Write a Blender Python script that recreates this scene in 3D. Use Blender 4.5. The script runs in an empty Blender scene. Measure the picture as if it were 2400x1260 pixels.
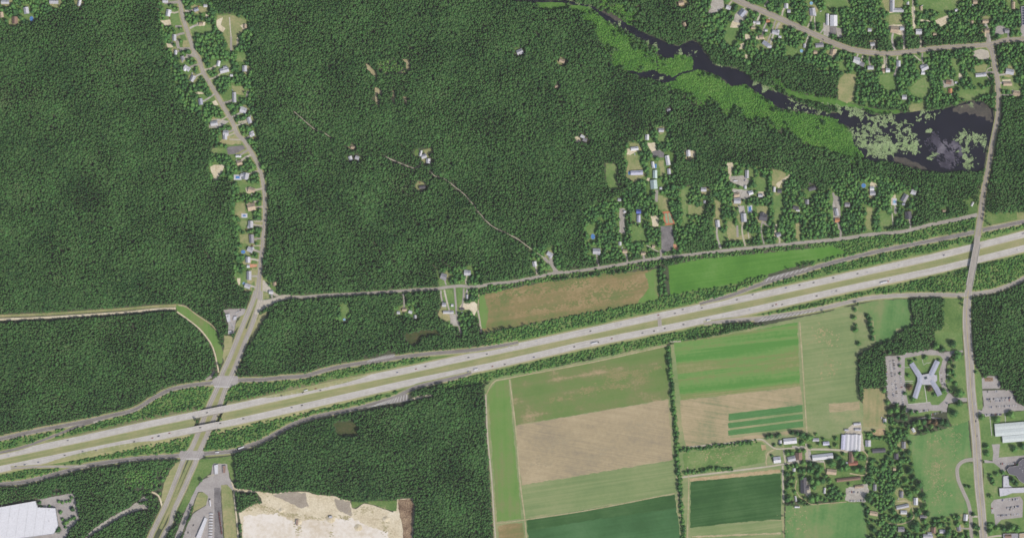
import bpy, bmesh, math, random
import numpy as np
from mathutils import Vector, Matrix, noise
from mathutils.geometry import tessellate_polygon

random.seed(7)
scene = bpy.context.scene
COL = scene.collection
R = math.radians

# ------------------------------------------------------------------ camera, sky, sun, exposure
CAM_H = 7000.0
cam_d = bpy.data.cameras.new('camera')
cam = bpy.data.objects.new('camera', cam_d); COL.objects.link(cam)
cam.location = (0, 0, CAM_H); cam.rotation_euler = (0, 0, 0)
cam_d.sensor_width = 36.0; cam_d.lens = 36.0 * CAM_H / 2400.0
cam_d.clip_start = 10.0; cam_d.clip_end = 60000.0
scene.camera = cam

SUN_AZ, SUN_EL = 128.0, 50.0            # clockwise from north, the sun stands in the south-east
world = bpy.data.worlds.new('World'); scene.world = world; world.use_nodes = True
wn = world.node_tree.nodes; wl = world.node_tree.links; wn.clear()
sky = wn.new('ShaderNodeTexSky'); sky.sky_type = 'NISHITA'; sky.sun_disc = False
sky.sun_elevation = R(SUN_EL); sky.sun_rotation = R(SUN_AZ); sky.air_density = 1.0; sky.dust_density = 3.0
bg = wn.new('ShaderNodeBackground'); bg.inputs[1].default_value = 0.115
wo = wn.new('ShaderNodeOutputWorld')
wl.new(sky.outputs[0], bg.inputs[0]); wl.new(bg.outputs[0], wo.inputs[0])
sun_d = bpy.data.lights.new('sun', 'SUN'); sun_d.energy = 2.85; sun_d.angle = R(0.5); sun_d.color = (1.0, 0.955, 0.89)
sun = bpy.data.objects.new('sun', sun_d); COL.objects.link(sun)
sv = Vector((math.sin(R(SUN_AZ)) * math.cos(R(SUN_EL)), math.cos(R(SUN_AZ)) * math.cos(R(SUN_EL)), math.sin(R(SUN_EL))))
sun.rotation_euler = sv.to_track_quat('Z', 'Y').to_euler(); sun.location = (0, 0, 900)
scene.view_settings.view_transform = 'Standard'; scene.view_settings.look = 'None'
scene.view_settings.exposure = 0.0; scene.view_settings.gamma = 1.0
scene.view_settings.use_curve_mapping = False
scene.render.engine = 'CYCLES'
scene.cycles.max_bounces = 4; scene.cycles.diffuse_bounces = 2; scene.cycles.glossy_bounces = 2
scene.cycles.use_denoising = True
scene.cycles.pixel_filter_type = 'BLACKMAN_HARRIS'; scene.cycles.filter_width = 1.6

# ------------------------------------------------------------------ helpers
# the map is laid out on a plan grid of one metre: x east, y south, origin at the north-west corner
def W(x, y, z=0.0): return Vector((x - 1200.0, 630.0 - y, z))
def K(x0, y0, s):                       # a survey sheet with its own origin and scale
    def f(*pts): return [(x0 + a / s, y0 + b / s) for a, b in pts]
    return f
A2 = K(360, 0, 3.9375); A3 = K(360, 300, 3.9375); A4 = K(360, 580, 3.9375); A5 = K(360, 880, 3.9375)
A6 = K(0, 940, 3.9375); A7 = K(380, 1020, 5.25); A8 = K(640, 1020, 5.25)
B1 = K(800, 60, 3.9375); B2 = K(760, 300, 3.9375); B3 = K(980, 560, 3.9375); B4 = K(1180, 0, 3.9375)
B5 = K(1340, 280, 3.9375); B6 = K(1640, 340, 3.9375); B7 = K(1980, 340, 3.705); B8 = K(1560, 0, 3.705)
C1 = K(1980, 0, 3.705); C2 = K(1980, 640, 3.705); C3 = K(1980, 920, 3.705); C4 = K(1560, 920, 3.705)
C5 = K(1560, 640, 3.705); C6 = K(1120, 780, 2.626); C7 = K(1120, 560, 4.2); C8 = K(760, 720, 3.9375)
D1 = K(2050, 800, 6.0); D2 = K(2240, 860, 7.875); D3 = K(2260, 1040, 5.73); D4 = K(1780, 960, 5.25)
A1 = K(0, 0, 3.9375)

def tag(o, label=None, cat=None, group=None, kind=None):
    if label: o['label'] = label
    if cat: o['category'] = cat
    if group: o['group'] = group
    if kind: o['kind'] = kind
    return o
def link(o, parent=None):
    COL.objects.link(o)
    if parent is not None: o.parent = parent
    return o
def mesh_obj(name, verts, faces, mat=None, parent=None, uvs=None, smooth=False):
    me = bpy.data.meshes.new(name)
    me.from_pydata([tuple(v) for v in verts], [], faces); me.update()
    if uvs is not None:
        ul = me.uv_layers.new(name='uv')
        for lp in me.loops: ul.data[lp.index].uv = uvs[lp.vertex_index]
    if mat is not None:
        for m in (mat if isinstance(mat, (list, tuple)) else [mat]): me.materials.append(m)
    if smooth:
        for p in me.polygons: p.use_smooth = True
    return link(bpy.data.objects.new(name, me), parent)
def empty(name, loc, rz=0.0):
    o = bpy.data.objects.new(name, None); o.location = loc; o.rotation_euler = (0, 0, rz); o.empty_display_size = 2
    return link(o)

def lerp(a, b, t): return a + (b - a) * t
def sstep(a, b, x):
    t = max(0.0, min(1.0, (x - a) / (b - a))); return t * t * (3 - 2 * t)
def interp(pts, x):
    if x <= pts[0][0]: return pts[0][1]
    for (a, b), (c, d) in zip(pts, pts[1:]):
        if x <= c: return b + (d - b) * (x - a) / (c - a)
    return pts[-1][1]
def catmull(pts, step=7.0):
    P = [Vector((p[0], p[1])) for p in pts]
    if len(P) == 2: P = [P[0], (P[0] + P[1]) / 2, P[1]]
    out = []
    for i in range(len(P) - 1):
        p0 = P[i - 1] if i else P[0] * 2 - P[1]
        p1, p2 = P[i], P[i + 1]
        p3 = P[i + 2] if i + 2 < len(P) else P[-1] * 2 - P[-2]
        n = max(1, int((p2 - p1).length / step))
        for k in range(n):
            t = k / n
            out.append(0.5 * ((2 * p1) + (p2 - p0) * t + (2 * p0 - 5 * p1 + 4 * p2 - p3) * t * t + (3 * p1 - p0 - 3 * p2 + p3) * t ** 3))
    out.append(P[-1]); return out
def rough_outline(pts, amp=1.2, step=5.0, seed=0.0):
    """the outline with edges broken up every few metres"""
    out = []; n = len(pts)
    for i in range(n):
        a = Vector(pts[i]); b = Vector(pts[(i + 1) % n]); d = b - a; L = d.length
        if L < 1e-6: continue
        k = max(1, int(L / step)); nrm = Vector((-d.y, d.x)) / L
        for j in range(k):
            p = a + d * (j / k)
            w = noise.noise(Vector((p.x * .09, p.y * .09, seed))) + .7 * noise.noise(Vector((p.x * .3, p.y * .3, seed + 5)))
            out.append(p + nrm * (amp * 1.3 * w))
    return [(p.x, p.y) for p in out]

# ------------------------------------------------------------------ materials
def srgb(r, g, b):
    return tuple((c / 255 / 12.92) if c / 255 <= .04045 else ((c / 255 + .055) / 1.055) ** 2.4 for c in (r, g, b))
def new_mat(name, rough=.95, spec=.12):
    m = bpy.data.materials.new(name); m.use_nodes = True
    n, l = m.node_tree.nodes, m.node_tree.links
    b = n['Principled BSDF']; b.inputs['Roughness'].default_value = rough; b.inputs['Specular IOR Level'].default_value = spec
    return m, n, l, b
def nd(n, t, **kw):
    x = n.new(t)
    for k, v in kw.items(): setattr(x, k, v)
    return x
def ramp(n, cols, pos=None):
    r = n.new('ShaderNodeValToRGB'); e = r.color_ramp.elements
    k = len(cols); pos = pos or [i / (k - 1) for i in range(k)]
    while len(e) < k: e.new(.5)
    for el, c, p in zip(e, cols, pos): el.position = p; el.color = (*c, 1)
    return r
def mathn(n, l, op, a, b):
    x = n.new('ShaderNodeMath'); x.operation = op
    for i, v in enumerate((a, b)):
        if isinstance(v, (int, float)): x.inputs[i].default_value = v
        else: l.new(v, x.inputs[i])
    return x.outputs[0]
def noisen(n, l, vec, scale, detail=3.0, rough=.55):
    x = n.new('ShaderNodeTexNoise'); x.inputs['Scale'].default_value = scale
    x.inputs['Detail'].default_value = detail; x.inputs['Roughness'].default_value = rough
    l.new(vec, x.inputs['Vector']); return x.outputs['Fac']
ALB = 0.93      # display value to reflectance
def ground_mat(name, cols, patch=.012, fine=.25, stripe=None, w=(.55, .2, .25), pos=None, contrast=1.6, bump=0.0, speck=None):
    """soil, turf or paving: large patches, rows along one direction, fine grain; cols are display colours from low to high"""
    m, n, l, b = new_mat(name)
    geo = n.new('ShaderNodeNewGeometry')
    f1 = noisen(n, l, geo.outputs['Position'], patch, 4, .6)
    f3 = noisen(n, l, geo.outputs['Position'], fine, 3, .65)
    v = mathn(n, l, 'MULTIPLY', f1, w[0]); tot = w[0]
    if stripe:
        mp = n.new('ShaderNodeMapping'); mp.inputs['Rotation'].default_value = (0, 0, -R(stripe[0]))
        l.new(geo.outputs['Position'], mp.inputs['Vector'])
        mp2 = n.new('ShaderNodeMapping'); mp2.inputs['Scale'].default_value = (stripe[1] * .02, stripe[1], 1)
        l.new(mp.outputs[0], mp2.inputs['Vector'])
        f2 = noisen(n, l, mp2.outputs[0], 1.0, 3, .7)
        v = mathn(n, l, 'ADD', v, mathn(n, l, 'MULTIPLY', f2, w[1])); tot += w[1]
    v = mathn(n, l, 'ADD', v, mathn(n, l, 'MULTIPLY', f3, w[2])); tot += w[2]
    v = mathn(n, l, 'DIVIDE', v, tot)
    v = mathn(n, l, 'ADD', mathn(n, l, 'MULTIPLY', mathn(n, l, 'SUBTRACT', v, .5), contrast * 2.0), .5)
    rp = ramp(n, [tuple(c * ALB for c in srgb(*c3)) for c3 in cols], pos)
    l.new(v, rp.inputs[0]); l.new(rp.outputs[0], b.inputs['Base Color'])
    if bump:
        bp = n.new('ShaderNodeBump'); bp.inputs['Strength'].default_value = bump; bp.inputs['Distance'].default_value = 1.0
        l.new(f3, bp.inputs['Height']); l.new(bp.outputs[0], b.inputs['Normal'])
    return m
def road_mat(name, cols, streak=.5, patch=.03):
    """paving with wheel tracks that run along the road (u across, v along, in metres)"""
    m, n, l, b = new_mat(name, .85, .2)
    uv = n.new('ShaderNodeUVMap'); uv.uv_map = 'uv'
    mp = n.new('ShaderNodeMapping'); mp.inputs['Scale'].default_value = (streak, .006, 1); l.new(uv.outputs[0], mp.inputs['Vector'])
    f1 = noisen(n, l, mp.outputs[0], 1.0, 3, .6)
    mp2 = n.new('ShaderNodeMapping'); mp2.inputs['Scale'].default_value = (.12, .04, 1); l.new(uv.outputs[0], mp2.inputs['Vector'])
    f2 = noisen(n, l, mp2.outputs[0], 1.0, 4, .65)
    geo = n.new('ShaderNodeNewGeometry'); f3 = noisen(n, l, geo.outputs['Position'], .5, 2, .6)
    v = mathn(n, l, 'ADD', mathn(n, l, 'MULTIPLY', f1, .45), mathn(n, l, 'ADD', mathn(n, l, 'MULTIPLY', f2, .35), mathn(n, l, 'MULTIPLY', f3, .2)))
    v = mathn(n, l, 'ADD', mathn(n, l, 'MULTIPLY', mathn(n, l, 'SUBTRACT', v, .5), 3.0), .5)
    rp = ramp(n, [tuple(c * ALB for c in srgb(*c3)) for c3 in cols]); l.new(v, rp.inputs[0]); l.new(rp.outputs[0], b.inputs['Base Color'])
    return m
def paint_mat(name, col, rough=.6, spec=.3, var=.12, scale=.4, metallic=0.0):
    m, n, l, b = new_mat(name, rough, spec)
    geo = n.new('ShaderNodeNewGeometry'); f = noisen(n, l, geo.outputs['Position'], scale, 3, .6)
    c = tuple(x * ALB for x in srgb(*col))
    rp = ramp(n, [tuple(x * (1 - var * 1.6) for x in c), tuple(min(.92, x * (1 + var)) for x in c)], [.3, .7])
    l.new(f, rp.inputs[0]); l.new(rp.outputs[0], b.inputs['Base Color']); b.inputs['Metallic'].default_value = metallic
    return m
def roof_mat(name, col, period=1.2, var=.16):
    """roofing in courses with weathering"""
    m, n, l, b = new_mat(name, .8, .2)
    tc = n.new('ShaderNodeTexCoord')
    wv = n.new('ShaderNodeTexWave'); wv.wave_type = 'BANDS'; wv.bands_direction = 'X'; wv.inputs['Scale'].default_value = 1.0 / period
    wv.inputs['Distortion'].default_value = 1.5; l.new(tc.outputs['Object'], wv.inputs['Vector'])
    geo = n.new('ShaderNodeNewGeometry'); f = noisen(n, l, geo.outputs['Position'], .35, 4, .65)
    oi = n.new('ShaderNodeObjectInfo')
    v = mathn(n, l, 'ADD', mathn(n, l, 'MULTIPLY', wv.outputs['Fac'], .18), mathn(n, l, 'ADD', mathn(n, l, 'MULTIPLY', f, .6), mathn(n, l, 'MULTIPLY', oi.outputs['Random'], .22)))
    c = tuple(x * ALB for x in srgb(*col))
    rp = ramp(n, [tuple(x * (1 - var * 1.8) for x in c), tuple(min(.9, x * (1 + var)) for x in c)], [.25, .75])
    l.new(v, rp.inputs[0]); l.new(rp.outputs[0], b.inputs['Base Color'])
    return m
def leaf_mat(name, cols, loc_scale=.008, spread=.55, loc_w=.45, hue=None):
    """foliage whose tone differs from tree to tree and from stand to stand"""
    m, n, l, b = new_mat(name, .75, .12)
    oi = n.new('ShaderNodeObjectInfo')
    f = noisen(n, l, oi.outputs['Location'], loc_scale, 4, .6)
    geo = n.new('ShaderNodeNewGeometry'); g = noisen(n, l, geo.outputs['Position'], .45, 2, .6)
    v = mathn(n, l, 'ADD', mathn(n, l, 'MULTIPLY', mathn(n, l, 'SUBTRACT', f, .5), loc_w * 4), mathn(n, l, 'MULTIPLY', mathn(n, l, 'SUBTRACT', oi.outputs['Random'], .5), spread * 1.2))
    v = mathn(n, l, 'ADD', v, mathn(n, l, 'MULTIPLY', mathn(n, l, 'SUBTRACT', g, .5), .5))
    v = mathn(n, l, 'ADD', v, .5)
    rp = ramp(n, cols); l.new(v, rp.inputs[0]); l.new(rp.outputs[0], b.inputs['Base Color'])
    return m

M = {}
M['floor'] = ground_mat('forest_floor_soil', [(66, 72, 58), (82, 88, 68), (104, 106, 82)], .02, .3, w=(.5, 0, .5))
M['verge'] = ground_mat('dry_verge_turf', [(118, 136, 84), (158, 158, 112), (182, 170, 136)], .02, .3, (10.5, .25), (.45, .35, .3))
M['median'] = ground_mat('median_turf', [(122, 138, 88), (148, 150, 104), (172, 162, 124)], .015, .2, (10.5, .22), (.45, .4, .2))
M['turf'] = ground_mat('rough_turf', [(80, 112, 58), (104, 132, 72), (140, 148, 98)], .02, .25, w=(.5, 0, .5))
M['lawn'] = ground_mat('lawn_turf', [(88, 122, 66), (112, 140, 80), (146, 154, 106)], .022, .2, w=(.6, 0, .4))
M['drylawn'] = ground_mat('dry_lawn_turf', [(118, 136, 80), (150, 152, 106), (184, 168, 128)], .022, .2, w=(.6, 0, .4))
M['marshgrass'] = ground_mat('marsh_turf', [(70, 112, 50), (88, 130, 58), (112, 148, 76)], .02, .2, w=(.5, 0, .5))
M['sand'] = ground_mat('sandy_soil', [(184, 168, 138), (214, 202, 174), (232, 222, 200)], .03, .25, w=(.5, 0, .5))
M['whitesand'] = ground_mat('white_sand', [(206, 192, 168), (228, 220, 208), (240, 234, 226)], .012, .12, w=(.65, 0, .35), contrast=1.5)
M['track'] = ground_mat('dirt_track_soil', [(148, 142, 104), (176, 166, 130), (198, 186, 156)], .04, .3, w=(.5, 0, .5))
M['gravel'] = ground_mat('gravel', [(148, 142, 134), (176, 170, 160), (202, 198, 190)], .04, .35, w=(.5, 0, .5))
M['gravelpath'] = ground_mat('pale_gravel', [(164, 158, 146), (190, 182, 166), (212, 206, 192)], .04, .35, w=(.5, 0, .5))
M['lot'] = ground_mat('parking_asphalt', [(144, 138, 136), (168, 162, 158), (186, 182, 178)], .04, .3, w=(.55, 0, .45), contrast=1.2)
M['darklot'] = ground_mat('dark_asphalt', [(104, 100, 100), (126, 122, 122), (148, 144, 142)], .05, .3, w=(.5, 0, .5))
M['silt'] = ground_mat('grey_silt', [(144, 134, 120), (164, 154, 140), (182, 172, 156)], .03, .3, w=(.5, 0, .5))
M['debris'] = ground_mat('wood_chip_debris', [(96, 76, 62), (140, 118, 96), (186, 164, 136)], .04, .35, w=(.45, 0, .55), contrast=2.0)
M['court_red'] = paint_mat('red_court', (196, 122, 92), .85, .1); M['court_green'] = paint_mat('green_court', (152, 168, 134), .85, .1)
M['brick_drive'] = ground_mat('terracotta_paving', [(176, 120, 92), (204, 146, 116), (216, 170, 140)], .1, .4, w=(.5, 0, .5))
M['concrete'] = road_mat('concrete_highway', [(160, 155, 148), (189, 184, 177), (210, 206, 199)], .8)
M['ramp'] = road_mat('ramp_asphalt', [(104, 98, 96), (132, 126, 122), (160, 154, 148)], .5)
M['oldroad'] = road_mat('worn_asphalt', [(138, 131, 123), (164, 157, 148), (186, 180, 170)], .5)
M['tanroad'] = road_mat('tan_asphalt', [(138, 130, 120), (158, 150, 140), (178, 170, 160)], .5)
M['lane'] = road_mat('pale_lane_gravel', [(158, 150, 130), (186, 178, 158), (208, 200, 184)], .8)
M['white_paint'] = paint_mat('road_paint_white', (222, 222, 218), .7, .2, .1, 1.0)
M['yellow_paint'] = paint_mat('road_paint_yellow', (196, 180, 118), .7, .2, .1, 1.0)
M['hatchground'] = ground_mat('gore_asphalt', [(128, 123, 120), (146, 141, 137), (164, 159, 154)], .05, .3, w=(.5, 0, .5))
M['cast'] = paint_mat('cast_concrete', (178, 174, 168), .85, .2)
M['kerb'] = paint_mat('kerb_concrete', (200, 197, 190), .85, .2)
# crops, each with its rows
M['tilled'] = ground_mat('tilled_soil', [(148, 138, 116), (170, 155, 124), (184, 168, 136)], .008, .12, (-9.5, .3), (.45, .3, .25), contrast=2.12)
M['tan_crop'] = ground_mat('stubble', [(136, 140, 104), (170, 156, 122), (186, 168, 136)], .01, .12, (-9, .35), (.45, .35, .2), contrast=2.38)
M['fallow'] = ground_mat('fallow_grass', [(96, 122, 66), (126, 126, 80), (142, 128, 88), (174, 153, 114)], .009, .15, (8.5, .06), (.45, .35, .2), [0, .38, .62, 1], contrast=1.7)
M['patchy'] = ground_mat('patchy_hay', [(98, 128, 66), (112, 134, 76), (124, 132, 84), (176, 154, 122)], .011, .15, (8.5, .05), (.5, .3, .2), [0, .4, .66, 1], contrast=1.6)
M['hay'] = ground_mat('mown_hay', [(114, 136, 88), (130, 147, 97), (148, 155, 110)], .008, .12, (8.5, .16), (.4, .45, .15), contrast=2.21)
M['hay_green'] = ground_mat('green_hay', [(90, 140, 66), (114, 150, 82), (126, 138, 84), (146, 148, 100)], .006, .12, (6, .05), (.2, .65, .15), [0, .4, .7, 1], contrast=2.89)
M['bright'] = ground_mat('bright_meadow', [(76, 124, 48), (90, 138, 56), (108, 148, 74)], .012, .2, (8, .2), (.5, .3, .2), contrast=2.21)
M['strip'] = ground_mat('field_strip_turf', [(98, 138, 66), (112, 144, 76), (128, 138, 88)], .012, .15, (92, .15), (.55, .3, .15), contrast=2.21)
M['dark_crop'] = ground_mat('dense_row_crop', [(52, 88, 46), (62, 99, 53), (78, 112, 66)], .012, .15, (8.5, .2), (.45, .4, .15), contrast=2.38)
M['blue_crop'] = ground_mat('bluish_row_crop', [(60, 99, 56), (72, 113, 68), (86, 124, 80)], .008, .15, (8.5, .15), (.6, .25, .15), contrast=2.21)
M['veg'] = ground_mat('vegetable_rows', [(66, 112, 60), (84, 132, 76), (104, 146, 92)], .02, .2, (8.5, .45), (.3, .5, .2))
M['pasture'] = ground_mat('pasture_turf', [(118, 140, 88), (138, 150, 104), (162, 158, 118)], .01, .15, (2, .1), (.6, .2, .2), contrast=2.38)
M['meadow'] = ground_mat('meadow_turf', [(84, 128, 70), (106, 142, 84), (132, 144, 96)], .008, .15, (85, .05), (.55, .25, .2), contrast=2.55)
M['drypasture'] = ground_mat('dry_pasture_turf', [(128, 140, 92), (152, 148, 106), (176, 160, 120)], .015, .15, (88, .06), (.5, .3, .2), contrast=2.55)
M['barehay'] = ground_mat('thin_hay', [(124, 132, 82), (140, 138, 92), (158, 146, 106)], .03, .25, w=(.5, 0, .5))
M['straw'] = ground_mat('thin_straw', [(146, 130, 90), (156, 138, 98), (168, 150, 112)], .03, .25, w=(.5, 0, .5))
M['weed'] = ground_mat('thin_weeds', [(106, 122, 70), (118, 126, 76), (130, 128, 84)], .03, .25, w=(.5, 0, .5))
M['damp'] = ground_mat('damp_soil', [(156, 144, 118), (164, 152, 124), (172, 158, 130)], .03, .25, w=(.5, 0, .5))
M['bog'] = ground_mat('bog_turf', [(60, 80, 44), (78, 86, 52), (98, 92, 64)], .03, .2, w=(.5, 0, .5), contrast=2.0)
M['soilstrip'] = ground_mat('bare_headland', [(160, 138, 104), (182, 160, 124), (198, 178, 146)], .04, .2, w=(.5, 0, .5))
# water
m, n, l, b = new_mat('dark_pond_water', .12, .5)
geo = n.new('ShaderNodeNewGeometry'); f = noisen(n, l, geo.outputs['Position'], .03, 4, .6)
rp = ramp(n, [srgb(10, 10, 22), srgb(24, 22, 36)], [.35, .7]); l.new(f, rp.inputs[0]); l.new(rp.outputs[0], b.inputs['Base Color'])
bp = n.new('ShaderNodeBump'); bp.inputs['Strength'].default_value = .15; bp.inputs['Distance'].default_value = .3
l.new(noisen(n, l, geo.outputs['Position'], .6, 2), bp.inputs['Height']); l.new(bp.outputs[0], b.inputs['Normal']); M['water'] = m
M['cloud_glint'] = ground_mat('painted_reflection', [(48, 46, 58), (84, 80, 92), (124, 120, 128)], .03, .1, (55, .1), (.75, .12, .13), contrast=1.9)  # grey of a cloud's reflection in the pond, put into the colour
M['shallow'] = ground_mat('submerged_weed', [(62, 62, 62), (86, 82, 76), (104, 98, 86)], .03, .2, w=(.5, 0, .5))
M['lily'] = ground_mat('lily_pads', [(122, 148, 96), (150, 172, 120), (172, 188, 144)], .06, .5, w=(.5, 0, .5))
M['poolwater'] = paint_mat('pool_water', (88, 138, 196), .1, .5, .2, 1.0); M['palepool'] = paint_mat('pale_pool_water', (140, 186, 214), .1, .5, .15, 1.0)
M['deck'] = paint_mat('pool_deck', (206, 206, 212), .8, .2)
# roofs and walls
ROOF = {'white': (218, 218, 222), 'light': (196, 196, 202), 'grey': (156, 154, 160), 'dark': (104, 102, 108), 'tan': (196, 176, 152), 'brown': (150, 124, 110),
        'red': (170, 116, 100), 'lavender': (204, 204, 224), 'teal': (194, 212, 208), 'orange': (204, 146, 108), 'blue': (104, 118, 190), 'slate': (170, 174, 188), 'cool': (206, 214, 212)}
RM = {k: roof_mat('roofing_' + k, v) for k, v in ROOF.items()}
WALLC = {'white': (214, 212, 206), 'cream': (206, 196, 176), 'brick': (150, 108, 92), 'grey': (160, 160, 160), 'blue': (140, 152, 168)}
WM = {k: paint_mat('wall_' + k, v, .85, .15) for k, v in WALLC.items()}
M['trim'] = paint_mat('metal_trim', (190, 190, 192), .5, .4); M['glassroof'] = paint_mat('skylight_glass', (70, 82, 92), .15, .5)
M['solar'] = paint_mat('solar_panel_glass', (48, 54, 78), .2, .5); M['chimney'] = paint_mat('chimney_brick', (132, 96, 82), .9, .1)
M['asphaltshingle'] = RM['grey']
# foliage, trunks
def lc(*c): return tuple(x * 1.0 for x in srgb(*c))
M['leaf'] = leaf_mat('woodland_foliage', [lc(48, 81, 44), lc(56, 90, 48), lc(64, 97, 51), lc(75, 102, 58), lc(71, 115, 59), lc(88, 109, 68)], .009, .5, .42)
M['leaf_shrub'] = leaf_mat('shrub_foliage', [lc(62, 102, 54), lc(78, 120, 62), lc(94, 138, 68), lc(112, 144, 78)], .02, .8, .4)
M['leaf_marsh'] = leaf_mat('marsh_foliage', [lc(68, 112, 50), lc(82, 130, 54), lc(94, 142, 58), lc(108, 148, 70)], .012, .6, .5)
M['leaf_yard'] = leaf_mat('garden_foliage', [lc(58, 92, 54), lc(70, 110, 62), lc(86, 130, 68), lc(100, 138, 74)], .02, .9, .4)
M['leaf_red'] = leaf_mat('bronze_foliage', [lc(84, 72, 56), lc(110, 92, 68)], .02, .5, .3)
M['bark'] = paint_mat('bark', (96, 82, 70), .95, .05, .2, 2.0)
# vehicles
CAR = {'white': (226, 226, 228), 'silver': (186, 188, 194), 'grey': (120, 122, 128), 'black': (46, 46, 50), 'red': (156, 64, 54), 'blue': (70, 86, 130), 'tan': (170, 158, 138)}
CM = {k: paint_mat('car_paint_' + k, v, .3, .5, .03) for k, v in CAR.items()}
M['carglass'] = paint_mat('car_glass', (50, 54, 60), .1, .5); M['tyre'] = paint_mat('tyre_rubber', (34, 34, 36), .9, .1)
M['rust'] = paint_mat('rust_container', (112, 74, 70), .8, .15)

# ------------------------------------------------------------------ land-use raster (1 m): 0 bare, 1 wood, 2 shrubs, 3 marsh, 4 gardens
RX, RY, RW, RH = -90, -90, 2580, 1440
LAND = np.ones((RH, RW), np.uint8)
def poly_mask(pts):
    P = np.array(pts, float); x0 = max(int(P[:, 0].min()) - 1, RX); x1 = min(int(P[:, 0].max()) + 2, RX + RW)
    y0 = max(int(P[:, 1].min()) - 1, RY); y1 = min(int(P[:, 1].max()) + 2, RY + RH)
    if x1 <= x0 or y1 <= y0: return None
    gx, gy = np.meshgrid(np.arange(x0, x1) + .5, np.arange(y0, y1) + .5)
    ins = np.zeros(gx.shape, bool); n = len(P)
    for i in range(n):
        ax, ay = P[i]; bx, by = P[(i + 1) % n]
        if ay == by: continue
        c = ((ay > gy) != (by > gy)) & (gx < (bx - ax) * (gy - ay) / (by - ay) + ax)
        ins ^= c
    return (slice(y0 - RY, y1 - RY), slice(x0 - RX, x1 - RX)), ins
def land_poly(pts, v):
    r = poly_mask(pts)
    if r: LAND[r[0]][r[1]] = v
def land_line(pts, half, v):
    for a, b in zip(pts, pts[1:]):
        x0 = max(int(min(a[0], b[0]) - half) - 1, RX); x1 = min(int(max(a[0], b[0]) + half) + 2, RX + RW)
        y0 = max(int(min(a[1], b[1]) - half) - 1, RY); y1 = min(int(max(a[1], b[1]) + half) + 2, RY + RH)
        if x1 <= x0 or y1 <= y0: continue
        gx, gy = np.meshgrid(np.arange(x0, x1) + .5, np.arange(y0, y1) + .5)
        dx, dy = b[0] - a[0], b[1] - a[1]; L2 = dx * dx + dy * dy + 1e-9
        t = np.clip(((gx - a[0]) * dx + (gy - a[1]) * dy) / L2, 0, 1)
        d2 = (gx - a[0] - t * dx) ** 2 + (gy - a[1] - t * dy) ** 2
        LAND[y0 - RY:y1 - RY, x0 - RX:x1 - RX][d2 < half * half] = v
def land_at(x, y):
    i, j = int(y - RY), int(x - RX)
    return LAND[i, j] if 0 <= i < RH and 0 <= j < RW else 0

# ------------------------------------------------------------------ highway lines and levels
WB = [(-160, 1102), (-80, 1085), (0, 1068), (200, 1026), (360, 991), (560, 951), (760, 907), (960, 866), (1160, 823), (1380, 776), (1560, 737), (1770, 694), (1980, 648), (2190, 602), (2400, 549), (2560, 508)]
EB = [(-160, 1131), (-80, 1115), (0, 1099), (200, 1058), (360, 1025), (560, 986), (760, 941), (960, 896), (1160, 855), (1360, 809), (1600, 761), (1770, 725), (1980, 678), (2190, 634), (2400, 582), (2560, 542)]
ROAD_A = [(540, 880), (519, 931), (497, 977), (473, 1036), (455, 1068)]      # middle of the divided road under the highway
def xA(y): return 497 - (y - 977) * .41
def hz(x): return .45 + 6.2 * (1 - sstep(60, 440, abs(x - 489)))             # highway level: an embankment over the divided road
def cz(x, y):                                                                 # level of the embankment
    if abs(x - xA(y)) < 27 and 880 < y < 1070: return 0.0
    n = interp(WB, x) - 13; s = interp(EB, x) + 13; h = hz(x) - .15
    d = max(n - y, y - s, 0)
    return max(0.0, h - d / 1.6)
XB = [(2293, 470), (2293, 534), (2290, 556), (2283.6, 604.5), (2277, 640), (2269, 677), (2266, 702), (2265, 748), (2265, 800)]
def xB(y):
    for (a, b), (c, d) in zip(XB, XB[1:]):
        if y <= d: return a + (c - a) * (y - b) / (d - b)
    return XB[-1][0]
def rise(y): return 6.3 * sstep(440, 548, y) * (1 - sstep(672, 790, y))
def gz(x, y):                                                                 # approach mounds of the overpass
    if not (2150 < x < 2440 and 430 < y < 800): return 0.0
    mid = (interp(WB, x) + interp(EB, x)) / 2
    cut = sstep(25, 40, abs(y - mid))
    return rise(y) * (1 - sstep(14, 100, abs(x - xB(y)))) * cut
def base_z(x, y): return max(cz(x, y), gz(x, y))

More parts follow.
